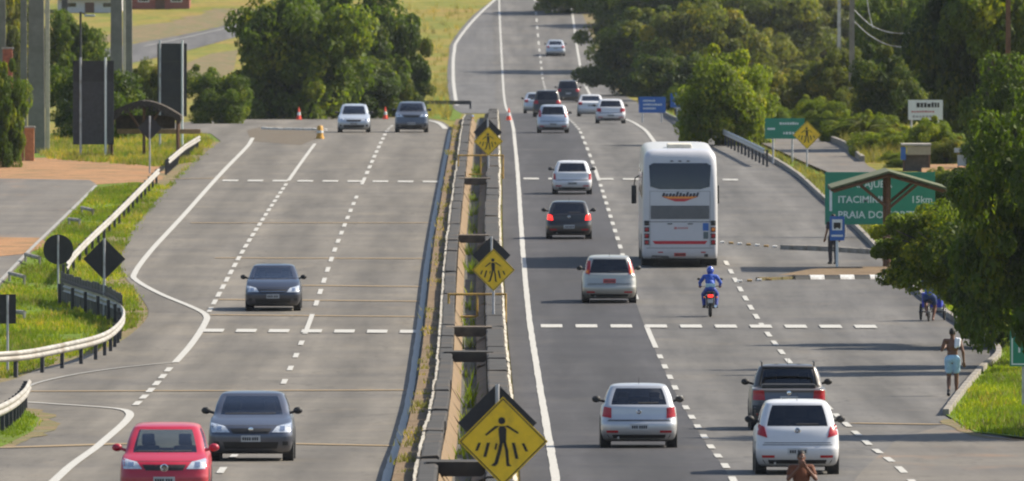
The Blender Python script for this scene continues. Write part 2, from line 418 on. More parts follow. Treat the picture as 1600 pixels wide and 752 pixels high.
BEND = [float(q) for q in np.polyfit(np.arange(250, 1000, 25.0), [XR(q) for q in np.arange(250, 1000, 25.0)], 2)]
ASPH_L = asphalt('asphalt_pale', (.154, .141, .120), .12, .8, lane=(-5.02, 3.35, .84))
ASPH_R = asphalt('asphalt_grey', (.128, .123, .115), .14, .8, warm_amt=.2, lane=(1.75, 3.5, .84))
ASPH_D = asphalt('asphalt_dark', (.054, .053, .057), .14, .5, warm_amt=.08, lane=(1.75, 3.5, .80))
ASPH_S = asphalt('asphalt_service', (.150, .138, .120), .08, .6, warm=(.38, .20, .09), warm_amt=.4)
ASPH_F = asphalt('asphalt_far', (.118, .116, .114), .12, .2, warm_amt=.1)
mb = MB(); xs = [-420, -160, -60, -30, -12, 0, 12, 30, 60, 160, 420]
mb.add([(x, y, z) for y, z in zip(KY, KZ) for x in xs], [(r*11+c, r*11+c+1, r*11+c+12, r*11+c+11) for r in range(len(KY)-1) for c in range(10)])
ground = mb.build('ground', HILLG, kind='structure', smooth=180)

Ytop = G(690, 188).y
LEFT_EDGE = [(345, 222), (310, 248), (270, 285), (215, 350), (190, 400), (190, 425), (212, 455), (232, 488), (215, 515), (165, 547), (60, 580), (0, 600), (-150, 625)]
le = curve(PX(LEFT_EDGE), 6)
left_poly = line_off(-3.12, 165, G(700, 205).y) + PX([(692, 191), (665, 185), (560, 184), (420, 186), (300, 191), (240, 195), (240, 205), (330, 210)]) + le + [(-25, 200), (-25, 165)]
road_l = sheet('road', left_poly, ASPH_L, .03)
RIGHT_EDGE1 = PX([(1900, 752), (1800, 702), (1600, 690), (1525, 682), (1482, 655)]) 
KERB_LOW = curve(PX([(1478, 652), (1500, 622), (1530, 586), (1561, 556), (1530, 529), (1470, 488), (1430, 456), (1424, 444)]), 8)
KERB_UP = curve(PX([(1375, 398), (1330, 352), (1285, 312), (1245, 276), (1200, 248), (1150, 222), (1100, 204), (1060, 190), (1035, 178)]), 6)
FAR_R = PX([(1005, 165), (962, 142), (946, 110), (925, 60), (905, 10)])
Yend = 1690
fr = FAR_R + [(XR(Yend) + 9, Yend)]
FAR_L = curve(PX([(722, 178), (704, 160), (699, 125), (702, 85), (706, 66), (738, 26), (770, 1)]), 5)
right_poly = [(20, 165)] + RIGHT_EDGE1 + KERB_LOW + KERB_UP + fr + [(XR(Yend)-.1, Yend)] + [(XR(y) - .70, y) for y in np.arange(1685, 165, -5.0)]
road_r = sheet('road', right_poly, ASPH_R, .03)
far_poly = FAR_L + [(XR(y) - .70, y) for y in np.arange(max(p[1] for p in FAR_L), G(722, 178).y, -5.0)]
road_f = sheet('road', far_poly, ASPH_F, .03)
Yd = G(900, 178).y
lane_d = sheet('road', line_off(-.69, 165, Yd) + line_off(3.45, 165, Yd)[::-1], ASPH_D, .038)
shl = sheet('road', PX([(1478, 665), (1400, 690), (1330, 760), (1900, 760), (1790, 704), (1600, 692)]), ASPH_S, .036)

# verges
lb = [(345, 214), (300, 207), (200, 214), (-160, 214)]
verge_l = sheet('grass_verge', le[:-1] + PX([(-150, 626), (-150, 214), (240, 205), (330, 210)]), GRASS, .008)
sandy = ribbon('dirt_fringe', le, 1.9, SAND, .018, jag=.5)
isl = sheet('grass_verge', PX([(-60, 622), (0, 636), (40, 644), (62, 656), (52, 676), (0, 702), (-60, 735)]), GRASS, .045)
ribbon('dirt_fringe', curve(PX([(1600, 691), (1525, 683), (1484, 658)]), 6), .4, SAND, .045, jag=.6)
ribbon('dirt_fringe', curve(PX([(0, 636), (40, 644), (62, 656), (52, 676), (0, 702)]), 5), .7, SAND, .04, jag=.5)
dirt1 = sheet('dirt_ground', PX([(-120, 248), (0, 248), (120, 246), (250, 258), (312, 272), (296, 296), (262, 292), (215, 285), (150, 289), (0, 282), (-120, 281)]), DIRT, .016)
front_l = sheet('service_road', PX([(-150, 278), (140, 282), (152, 290), (120, 325), (60, 385), (0, 448), (-150, 610)]), ASPH_S, .024)
dirt2 = sheet('dirt_ground', PX([(-120, 370), (62, 373), (78, 384), (40, 398), (0, 402), (-120, 406)]), DIRT, .034)
dirt3 = sheet('dirt_ground', PX([(385, 205), (420, 198), (505, 206), (500, 216), (470, 228), (392, 222)]), ground_mat('worn_shoulder', [(.15, .115, .08), (.13, .11, .085), (.14, .13, .11)], .5), .036)
sheet('grass_verge', PX([(640, 182), (700, 188), (716, 190), (722, 178), (706, 160), (690, 150), (600, 165)]), GRASS, .02)
hill_road = sheet('service_road', curve(PX([(120, 112), (205, 99), (290, 80), (370, 58), (430, 42)]), 5) + curve(PX([(430, 22), (370, 36), (300, 52), (215, 68), (120, 84)]), 5), ASPH_F, .03)
hill_dirt = ribbon('dirt_ground', curve(PX([(180, 66), (260, 46), (340, 30), (400, 14)]), 5), 7, SAND, .015, jag=.3)
hill_dirt2 = sheet('dirt_ground', PX([(255, 112), (330, 84), (372, 78), (365, 110), (300, 135), (270, 130)]), SAND, .015)
# right grass: raised behind kerbs
grass_low = sheet('grass_verge', KERB_LOW + PX([(1440, 440), (1500, 440), (1750, 470), (1800, 690), (1600, 688), (1525, 680)]), GRASS, .06)
mid_r = sheet('grass_verge', KERB_UP + PX([(1060, 168), (1110, 180), (1170, 205), (1172, 224), (1260, 264), (1330, 298), (1390, 352), (1470, 372), (1600, 400), (1600, 440), (1460, 430), (1390, 410)]), GRASS, .12)
front_r = sheet('service_road', PX([(1120, 190), (1200, 204), (1290, 216), (1332, 238), (1356, 264), (1440, 310), (1470, 342), (1385, 345), (1330, 290), (1260, 260), (1200, 233), (1150, 212)]), ASPH_S, .15)
sheet('dirt_ground', PX([(1440, 263), (1530, 262), (1560, 276), (1520, 292), (1440, 290)]), DIRT, .165)
sheet('dirt_ground', FAR_R[1:] + PX([(930, 10), (950, 60), (985, 112), (995, 150)]), SAND, .02)
plat = sheet('grass_verge', PX([(1215, 437), (1262, 428), (1300, 424), (1425, 423), (1425, 436)]), SOIL, .15)

# ------------------------------------------------------------------ markings
def dashes(o, y0, y1, per, ln, wd, m, parent, dz=.05, off=None):
    y = y0
    while y + ln < y1:
        x = [(XR(q) + o if off is None else off(q)) for q in (y, y + ln)]
        ribbon('lane_dash', [(x[0], y), (x[1], y + ln)], wd, m, dz, parent); y += per
def crossdash(p0, p1, n, frac, m, parent, depth=3.3, dz=.056):
    a, b = G(*p0), G(*p1)
    for i in range(n):
        t0, t1 = i / n, (i + frac) / n
        q0, q1 = a.lerp(b, t0), a.lerp(b, t1); hd = depth/2
        mb = MB(); mb.add([(x, y, zg(y) + dz) for x, y in ((q0.x, q0.y-hd), (q1.x, q1.y-hd), (q1.x, q1.y+hd), (q0.x, q0.y+hd))], [(0, 1, 2, 3)])
        mb.build('crossing_dash', m, parent)
gy = lambda y: G(900, y).y
ribbon('edge_line', line_off(0, 166, 1680), .17, WHITE_P, .05, road_r, jag=.12)
ribbon('edge_line', line_off(-3.34, 166, gy(204)), .17, WHITE_P, .05, road_l, jag=.12)
ribbon('edge_line', curve(PX([(696, 203), (688, 195), (672, 190), (640, 187)]), 6), .3, WHITE_P, .052, road_l)
# right carriageway
dashes(3.5, 226, gy(546), 10.6, 4.3, .15, WHITE_P, road_r)
ribbon('lane_line', line_off(3.5, gy(546), gy(509), 3), .15, WHITE_P, .05, road_r)
dashes(3.5, gy(470), gy(288), 11.5, 5.2, .15, WHITE_P, road_r)
ribbon('lane_line', line_off(3.5, gy(284), gy(262), 3), .15, WHITE_P, .05, road_r)
dashes(3.5, gy(258), 1100, 19, 9, .15, WHITE_P, road_r)
dashes(3.5, 1110, 1670, 13, 6, .17, WHITE_P, road_r)
dashes(7.0, 240, gy(402), 9.6, 5, .15, WHITE_P, road_r)
ribbon('lane_line', line_off(7.0, gy(232), 1680), .2, WHITE_P, .05, road_r)
crossdash((845, 512), (1390, 513), 10, .62, WHITE_P, road_r)
crossdash((818, 281), (1168, 283), 9, .62, WHITE_P, road_r)
# left carriageway
dashes(-6.7, 226, gy(530), 13.5, 4.6, .15, WHITE_P, road_l)
ribbon('lane_line', line_off(-6.7, gy(524), gy(490), 3), .15, WHITE_P, .05, road_l)
dashes(-6.7, gy(480), gy(300), 12, 5.4, .15, WHITE_P, road_l)
ribbon('lane_line', line_off(-6.7, gy(290), gy(278), 3), .15, WHITE_P, .05, road_l)
dashes(-6.7, gy(274), gy(196), 14, 7.5, .17, WHITE_P, road_l)
dashes(-9.95, gy(490), gy(288), 8, 5, .15, WHITE_P, road_l)
ribbon('lane_line', line_off(-9.95, gy(284), gy(226), 3), .16, WHITE_P, .05, road_l)
crossdash((318, 519), (676, 521), 7, .62, WHITE_P, road_l)
crossdash((348, 284), (700, 286), 9, .62, WHITE_P, road_l)
ribbon('edge_line', curve(PX([(395, 217), (385, 232), (350, 268), (290, 335), (235, 395), (211, 428), (213, 440), (250, 461), (300, 482), (322, 495), (319, 510), (297, 543), (274, 569)]), 8), .2, WHITE_P, .05, road_l, step=1.5)
pts = resample(PX([(266, 577), (207, 640)]), 7.2)
for a, b in zip(pts[:-1], pts[1:]):
    ribbon('lane_dash', [a, (a[0]*.4 + b[0]*.6, a[1]*.4 + b[1]*.6)], .17, WHITE_P, .05, road_l)
ribbon('edge_line', curve(PX([(38, 631), (100, 635), (180, 641), (202, 648), (196, 662), (160, 694), (88, 752), (20, 808)]), 8), .2, WHITE_P, .05, road_l, step=1.5)
ribbon('edge_line', curve(PX([(270, 569), (190, 577), (110, 589), (55, 602), (40, 610)]), 6), .13, WORN_P, .05, road_l)
for (x0, y0), (x1, y1) in (((298, 350), (688, 350)), ((336, 405), (676, 406)), ((470, 448), (668, 450)), ((340, 470), (668, 473)), ((330, 494), (668, 497)), ((40, 614), (652, 612)), ((-20, 703), (200, 696)), ((330, 694), (640, 700)), ((262, 281), (350, 280))):
    ribbon('transverse_line', [tuple(G(x0, y0)[:2]), tuple(G(x1, y1)[:2])], .85, YEL_P, .046, road_l, step=1)
ribbon('transverse_line', [tuple(G(1330, 664)[:2]), tuple(G(1470, 666)[:2])], .8, YEL_P, .046, road_r)
# far road
ribbon('edge_line', curve(PX([(714, 166), (711, 150), (708, 110), (710, 80), (715, 64), (745, 27), (776, -2)]), 8), .28, WHITE_P, .05, road_f)
ribbon('edge_line', curve(PX([(150, 292), (120, 322), (60, 380), (0, 442), (-40, 480)]), 6), .14, WORN_P, .06, front_l)
ribbon('edge_line', curve(PX([(225, 73), (300, 57), (375, 40)]), 6), .25, WORN_P, .05, hill_road)
# raised studs across the bus bay mouth
def studs(p0, p1, n):
    a, b = G(*p0), G(*p1)
    for i in range(n):
        q = a.lerp(b, (i + .5) / n); q.z = zg(q.y) + .03
        mb = MB(); mb.box(-.085, .085, -.2, .2, 0, .07, .02)
        o = mb.build('road_stud', mat('stud_ochre', (.36, .22, .07), .8, var=.3) if i % 2 else KERB_W, road_r); o.location = q
studs((1122, 381), (1218, 389), 7); studs((1148, 443), (1240, 437), 6)

# ------------------------------------------------------------------ median: raised strip, two channel walls, tie beams
def walls(name, o0, o1, h, y0, y1, m, label, cat, wob=.0, h1=None, group=None):
    pts = line_off(0, y0, y1, 2.5); prof = [(o0, -.05), (o0, h), (o1, h if h1 is None else h1), (o1, -.05)]
    mb = extrude(pts, prof)
    if wob:
        mb.v = [(x + math.sin(y*.23)*wob + math.sin(y*.09+1)*wob, y, z) for x, y, z in mb.v]
    return mb.build(name, m, label=label, cat=cat, group=group)
Y0, Yl, Yr = 166, G(720, 197).y, G(780, 186).y
walls('median_strip', -3.14, -2.72, .40, Y0, Yl, SOIL, 'brown earth strip raised beside the oncoming lanes along the median', 'median strip')
LIT_EDGE = mat('painted_lit_edge', (.36, .335, .28), .85, var=.35, scale=.8, dirt=(.17, .13, .09))  # pale colour painted in for the sunlit edge of the channel walls
def seg_wall(label, y0, y1, o0, o1, h, edge, slope):
    """channel wall cast in 12 m lengths with open joints; each length carries its painted-in lit edge and earthy slope"""
    t = thing('channel_wall', label, 'wall'); y = y0; r = random.Random(int(o0*100))
    while y < y1 - 3:
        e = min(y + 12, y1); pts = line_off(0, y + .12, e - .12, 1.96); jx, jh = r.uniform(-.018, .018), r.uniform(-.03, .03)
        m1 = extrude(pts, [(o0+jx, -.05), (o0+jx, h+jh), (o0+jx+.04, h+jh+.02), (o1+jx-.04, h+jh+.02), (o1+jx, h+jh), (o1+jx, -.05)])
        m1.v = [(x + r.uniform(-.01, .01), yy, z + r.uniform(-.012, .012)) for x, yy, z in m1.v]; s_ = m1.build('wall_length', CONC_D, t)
        m2 = extrude(pts, [(q + jx, z + (jh if z > .1 else 0)) for q, z in edge]); m2.v = [(x + r.uniform(-.014, .014), yy, z) for x, yy, z in m2.v]; m2.build('lit_edge_strip', LIT_EDGE, s_)
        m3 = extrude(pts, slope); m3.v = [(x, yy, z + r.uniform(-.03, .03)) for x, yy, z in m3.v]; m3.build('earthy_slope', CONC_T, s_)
        y += 12
    return t
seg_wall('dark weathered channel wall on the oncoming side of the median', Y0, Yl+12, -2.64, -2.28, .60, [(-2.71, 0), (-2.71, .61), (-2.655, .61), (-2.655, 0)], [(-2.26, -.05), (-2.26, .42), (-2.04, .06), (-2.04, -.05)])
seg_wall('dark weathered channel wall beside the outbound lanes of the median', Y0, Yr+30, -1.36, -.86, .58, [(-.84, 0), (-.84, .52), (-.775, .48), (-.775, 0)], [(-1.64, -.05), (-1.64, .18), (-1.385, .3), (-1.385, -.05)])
mb = extrude(line_off(0, Y0, Yr, 2.5), [(-2.06, .012), (-1.60, .012)], close=False); mb.build('drain_channel', mat('channel_floor', (.075, .07, .062), .9, var=.5, scale=1.2, bmp=.3, dirt=(.10, .12, .05)), kind='structure')
def tie_beam(py, thick, m, label):
    y = G(760, py).y; z = zg(y)
    mb = MB(); mb.prism([(-.66, .22), (.66, .22), (.66, .12), (.40, -.06), (-.40, -.06), (-.66, .12)], -thick/2, thick/2)
    o = mb.build('tie_beam', m, label=label, cat='beam', group='concrete tie beams across the median channel'); o.location = (XR(y) - 1.85, y, z + .42)
BEAM = mat('rusty_concrete', (.12, .09, .06), .9, var=.35, scale=3, bmp=.3, dirt=(.06, .045, .035))
for py in (302, 395, 545, 586, 772): tie_beam(py, 1.2, CONC_D if py > 560 else BEAM, 'short concrete tie beam spanning the median drain channel')

# ------------------------------------------------------------------ kerbs and rails
def kerb(name, pts, h, wd, label, m=KERB_G, blocks=None, inset=0.0, base=0.0):
    """kerb of separate stones along a ground polyline"""
    pts = resample(pts, blocks or 1.0); N = normals(pts); t = thing(name, label, 'kerb', (0, 0, 0))
    for i in range(len(pts)-1):
        a, b = Vector(pts[i]), Vector(pts[i+1]); d = b - a; ln = d.length; g = .012
        mm = m[i % len(m)] if isinstance(m, (list, tuple)) else m
        mb = MB()
        if isinstance(m, list): mb.prism([(-.22, -.05), (-.20, .03), (-.07, h), (.09, h), (.09, -.05)], g, ln-g, 'yz')
        else: mb.box(g, ln-g, -wd/2 - inset, wd/2 - inset, -.1, h + random.uniform(-.008, .008), .02)
        z0, z1 = zg(a.y), zg(b.y)
        o = mb.build('kerb_stone', mm, t); o.location = (a.x, a.y, z0 + base)
        o.rotation_euler = (0, -math.atan2(z1-z0, ln), math.atan2(d.y, d.x))
    return t
kerb('kerb', KERB_LOW, .20, .16, 'high grey kerb round the bright grass beside the shirtless man', KERB_G, 3.0)
kerb('kerb', KERB_UP, .22, .16, 'long curved dark kerb between bus lane and guardrail', KERB_G, 4.0)
kerb('kerb', PX([(1241, 438), (1428, 437)]), .17, .18, 'black and white striped kerb in front of the bus stop', [KERB_B, KERB_W], .53)
kerb('kerb', PX([(1183, 440), (1238, 438)]), .13, .16, 'worn low kerb end running into the striped kerb', SAND, .6)
kerb('kerb', PX([(1222, 391), (1300, 394), (1374, 399)]), .2, .2, 'plain dark kerb behind the bus stop sign', KERB_G, .8)
kerb('kerb', PX([(412, 203), (440, 204), (508, 205)]), .14, .3, 'pale traffic island kerb at the side road mouth', KERB_W, 1.0)
kerb('kerb', curve(PX([(1290, 222), (1322, 236), (1348, 258)]), 5), .3, .2, 'dark kerb on the far edge of the side lane', KERB_G, 2.5, base=.12)

WPROF = [(.0, .46), (.05, .51), (.05, .55), (.0, .60), (.05, .65), (.05, .69), (.0, .74)]
def guardrail(name, pts, label, side=1, post_step=2.0, h=0.0, m=RAILPAINT, panel=False, dz=0.0):
    t = thing(name, label, 'guardrail'); pts = resample(pts, 1.5)
    prof = [(side*o, z + h) for o, z in WPROF]; prof = prof + [(o - side*.012, z) for o, z in reversed(prof)]
    extrude(pts, prof, dz=dz).build('beam', m, t, smooth=15)
    pp = resample(pts, post_step); N = normals(pp)
    for p, n in zip(pp, N):
        mb = MB(); mb.box(-.05, .05, -.07, .07, -.1, .70 + h, .01)
        o = mb.build('post', POST_D, t); o.location = (p[0] + n[0]*side*.10, p[1] + n[1]*side*.10, zg(p[1]) + dz); o.rotation_euler.z = math.atan2(n[1], n[0])
    if panel: 
        for a, b in zip(pp[:-1], pp[1:]):
            pass
    return t
railL = curve(PX([(248, 290), (215, 325), (170, 372), (118, 425), (104, 446)]), 6)
guardrail('guardrail', railL, 'pale dusty guardrail slanting down the grass bank behind the sign backs', -1, 8.0)
railB = curve(PX([(98, 478), (140, 492), (175, 505), (192, 520), (188, 540), (160, 562), (100, 578), (40, 590), (-10, 594), (-60, 598)]), 6)
guardrail('guardrail', railB, 'curved guardrail bending round the ramp corner below the diamond sign back', -1, 4.6)
railC = curve(PX([(46, 640), (36, 658), (10, 678), (-40, 700)]), 6)
guardrail('guardrail', railC, 'guardrail end curving into the small grass island', -1, 3.0)
railD = PX([(312, 236), (290, 250), (263, 274)])
guardrail('guardrail', railD, 'short guardrail piece beside the thatched shelter', -1, 4.0)
railR = curve(PX([(1052, 182), (1085, 202), (1125, 226), (1160, 244), (1195, 262)]), 5)
guardrail('guardrail', railR, 'long grey guardrail curving past the bright round bush', 1, 5.0, dz=.12, m=STEEL)
guardrail('guardrail', [(x, G(690, 171).y) for x in (G(640, 171).x, G(735, 171).x)], 'dark low rail standing crosswise at the split of the road', -1, 2.0, m=POST_D, h=-.1)
# ribbed back of the guardrail at its corner, built as dark boards
def ribbed_back(pts, h, label, wd=.8, gap=1.0, m=None):
    t = thing('guardrail_back', label, 'fence'); pts = resample(pts, gap)
    for p, n in zip(pts, normals(pts)):
        mb = MB(); mb.box(-.015, .015, -wd/2, wd/2, -.1, h*random.uniform(.96, 1.03))
        o = mb.build('board', m or POST_D, t); o.location = (p[0], p[1], zg(p[1])); o.rotation_euler = (0, 0, math.atan2(n[1], n[0]))
    extrude(pts, [(.02, h*.72), (.02, h*.8), (.06, h*.8), (.06, h*.72)]).build('rail', POST_D, t)
ribbed_back(curve(PX([(97, 474), (135, 488), (170, 499), (190, 512)]), 5), 1.0, 'dark ribbed guardrail back closing the corner of the ramp')
for k, (x0, y0, x1, y1) in enumerate(((128, 336, 145, 340), (108, 354, 124, 356), (40, 410, 62, 416), (15, 440, 38, 446), (5, 500, 38, 503))):
    a, b = G(x0, y0), G(x1, y1); mb = MB(); mb.tube([(0, 0, .28), tuple(b - a + Vector((0, 0, .28)))], .07, 8); mb.tube([(0, 0, -.05), (0, 0, .28)], .05, 6); mb.tube([tuple(b-a-Vector((0, 0, .05))), tuple(b-a+Vector((0, 0, .28)))], .05, 6)
    mb.build('parking_stop', CONC, label=('low concrete bar in the ditch, first one below the dirt track', 'low concrete bar in the ditch, second one below the dirt track', 'low concrete bar in the ditch beside the orange dirt patch', 'low concrete bar just above the small black rectangular sign back', 'low concrete bar behind the small black rectangular sign back')[k], cat='barrier', group='low bars in the ditch', loc=a)

# ------------------------------------------------------------------ vehicles
def outline(yf, yr, w, rx, ry, bf, br, fr):
    """closed plan outline: front edge, corner, right side (fractions fr), corner, rear edge, corner, left side"""
    p = []; nE = 8
    def edge(y, b, sgn):
        for k in range(nE + 1):
            x = -(w-rx) + 2*(w-rx)*k/nE
            p.append((sgn*x, y + b*(1 - (x/(w))**2) - b*(1-((w-rx)/w)**2)))
    def corner(cx, cy, a0):
        for k in (1, 2, 3):
            a = a0 - math.pi/2*k/4; p.append((cx + rx*math.cos(a), cy + ry*math.sin(a)))
    edge(yf, bf, 1); corner(w-rx, yf-ry, math.pi/2)
    for q in fr: p.append((w, yf-ry + (yr+ry-(yf-ry))*q))
    corner(w-rx, yr+ry, 0)
    edge(yr, -br, -1); corner(-(w-rx), yr+ry, -math.pi/2)
    for q in reversed(fr): p.append((-w, yf-ry + (yr+ry-(yf-ry))*q))
    corner(-(w-rx), yf-ry, math.pi)
    return p
def catmull_levels(L, sub):
    L = [np.array(a, float) for a in L]; P = [2*L[0]-L[1]] + L + [2*L[-1]-L[-2]]; out, idx = [], []
    for i in range(1, len(P)-2):
        idx.append(len(out))
        for t in np.linspace(0, 1, sub, endpoint=False):
            q = .5*((2*P[i]) + (P[i+1]-P[i-1])*t + (2*P[i-1]-5*P[i]+4*P[i+1]-P[i+2])*t*t + (-P[i-1]+3*P[i]-3*P[i+1]+P[i+2])*t**3)
            lo, hi = np.minimum(P[i], P[i+1]), np.maximum(P[i], P[i+1]); out.append(np.clip(q, lo - .012, hi + .012))
    idx.append(len(out)); out.append(P[-2]); return out, idx
class Car:
    def __init__(s, root, levels, belt, head, roof0, fr, panes, paint_m, glass_m, sub=3, glass_rear=None):
        """levels: (z, yf, yr, w, rx, ry, bow_f, bow_r); panes: (lo, hi) indices of the side fractions that are glass"""
        s.root = root; LV, idx = catmull_levels(levels, sub); ns = len(fr); nE = 8
        rings = [[(x, y, a[0] ) for x, y in outline(a[1], a[2], a[3], a[4], a[5], a[6], a[7], fr)] for a in LV]
        N = len(rings[0]); z0 = idx[belt]; z1 = idx[head]
        groups = {}
        oR = 2*nE//2 + 1 + 3                                  # index of first right-side vertex
        oB = oR + ns + 3; oL = oB + nE + 1 + 3
        body = []; V = [p for r in rings for p in r]
        for i in range(len(rings)-1):
            for k in range(N):
                k2 = (k+1) % N; f = (i*N+k, i*N+k2, (i+1)*N+k2, (i+1)*N+k); g = 'body'
                if z0 <= i < z1:
                    if k < nE: g = 'windscreen'
                    elif oB <= k < oB + nE: g = 'rear_window'
                    else:
                        for j, (a, b) in enumerate(panes):
                            if oR + a <= k < oR + b: g = 'side_window.r%d' % j
                            if oL + (ns-1-b) <= k < oL + (ns-1-a): g = 'side_window.l%d' % j
                groups.setdefault(g, []).append(f)
        top = [tuple((len(rings)-1)*N + k for k in range(N))]
        groups['body'] += top + [tuple(range(N-1, -1, -1))]
        s.bvh = BVHTree.FromPolygons([Vector(v) for v in V], [f for g in groups.values() for f in g])
        for g, F in groups.items():
            used = sorted({i for f in F for i in f}); mp = {i: k for k, i in enumerate(used)}
            mb = MB(); mb.add([V[i] for i in used], [tuple(mp[i] for i in f) for f in F])
            mm = paint_m if g == 'body' else (glass_rear if (glass_rear and g != 'windscreen') else glass_m)
            mb.build(g.split('.')[0], mm, root, smooth=42)
    def hit(s, x, z, d):
        o = Vector((x, 12*d, z)); h = s.bvh.ray_cast(o, Vector((0, -d, 0)))
        return h[0].y if h[0] is not None else None
    def patch(s, name, q, d, m, off=.006, nx=6, nz=4, parent=None, thick=.03, label=None):
        """panel laid on the body: q = 4 corners (x, z) bl, br, tr, tl seen from outside; d=-1 rear, +1 front"""
        P = [Vector((a, 0, b)) for a, b in q]; v, f = [], []; ys = []
        for i in range(nz+1):
            for k in range(nx+1):
                a = P[0].lerp(P[1], k/nx); b = P[3].lerp(P[2], k/nx); p = a.lerp(b, i/nz); y = s.hit(p.x, p.z, d)
                ys.append(y); v.append([p.x, y, p.z])
        ok = [y for y in ys if y is not None]
        if not ok: return None
        lo = min(ok) if d > 0 else max(ok)
        for p in v:
            if p[1] is None: p[1] = lo
            p[1] += d*off
        n = (nx+1)*(nz+1); v = [tuple(p) for p in v] + [(p[0], p[1] - d*(thick+off), p[2]) for p in v]
        for i in range(nz):
            for k in range(nx):
                a = i*(nx+1)+k; f.append((a, a+1, a+nx+2, a+nx+1))
        rim = [k for k in range(nx+1)] + [i*(nx+1)+nx for i in range(1, nz+1)] + [nz*(nx+1)+k for k in range(nx-1, -1, -1)] + [i*(nx+1) for i in range(nz-1, 0, -1)]
        for a, b in zip(rim, rim[1:]+rim[:1]): f.append((a, b, b+n, a+n))
        mb = MB(); mb.add(v, f); o = mb.build(name, m, parent or s.root, smooth=35)
        if label: o['label'] = label
        return o
def wheel_meshes(r, wd):
    ty = MB().lathe([(r*.62, -wd*.42), (r*.9, -wd*.5), (r*.985, -wd*.36), (r, 0), (r*.985, wd*.36), (r*.9, wd*.5), (r*.62, wd*.42)], 'x', 24)
    ri = MB().lathe([(r*.15, wd*.40), (r*.56, wd*.36), (r*.63, wd*.47), (r*.63, -wd*.47), (r*.56, -wd*.36), (r*.15, -wd*.40)], 'x', 16)
    return ty.mesh('tyre', RUBBER, 40), ri.mesh('rim', RIM, 40)
WM = {}
def wheel(root, x, y, r, wd):
    k = (r, wd)
    if k not in WM: WM[k] = wheel_meshes(r, wd)
    t = bpy.data.objects.new('wheel', None); C.objects.link(t); t.parent = root; t.location = (x, y, r); t.empty_display_size = .1
    link('tyre', WM[k][0], t); link('rim', WM[k][1], t)
def sym(q): return [(-q[1][0], q[1][1]), (-q[0][0], q[0][1]), (-q[3][0], q[3][1]), (-q[2][0], q[2][1])]
def plate(c, z, d, m=PLATE, w=.40, h=.13, x=0):
    p = c.patch('number_plate', [(x-w/2, z-h/2), (x+w/2, z-h/2), (x+w/2, z+h/2), (x-w/2, z+h/2)], d, m, .012, 2, 1)
    if p:
        for k in range(7):
            xx = x - w*.38 + k*w*.115 + (w*.05 if k > 2 else 0)
            c.patch('plate_mark', [(xx, z-h*.28), (xx+w*.07, z-h*.28), (xx+w*.07, z+h*.22), (xx, z+h*.22)], d, TRIM, .017, 1, 1, p, .004)
CARS = dict(
  # hatchbacks and others: L, W, H, belt z, hood front z, windscreen base/top y, roof rear y, rear window base y (front of the car = +y)
  hatch=dict(L=3.9, W=1.65, H=1.40, belt=.93, nose=.70, wb=.98, wt=.28, rt=-1.42, rb=-1.78, rear=.90),
  tall=dict(L=3.85, W=1.65, H=1.48, belt=.95, nose=.78, wb=1.22, wt=.48, rt=-1.45, rb=-1.74, rear=.98),
  mpv=dict(L=4.05, W=1.70, H=1.50, belt=.95, nose=.76, wb=1.36, wt=.55, rt=-1.62, rb=-1.86, rear=1.0),
  sedan=dict(L=4.4, W=1.71, H=1.42, belt=.93, nose=.70, wb=1.05, wt=.30, rt=-.98, rb=-1.50, rear=.98, deck=1),
  estate=dict(L=4.2, W=1.66, H=1.48, belt=.93, nose=.70, wb=1.02, wt=.32, rt=-1.72, rb=-1.98, rear=.92),
  suv=dict(L=4.4, W=1.78, H=1.72, belt=1.08, nose=.92, wb=1.05, wt=.50, rt=-1.78, rb=-2.02, rear=1.08),
  pickup=dict(L=4.4, W=1.70, H=1.50, belt=.97, nose=.80, wb=1.12, wt=.42, rt=-.62, rb=-.82, rear=1.02, bed=1),
)
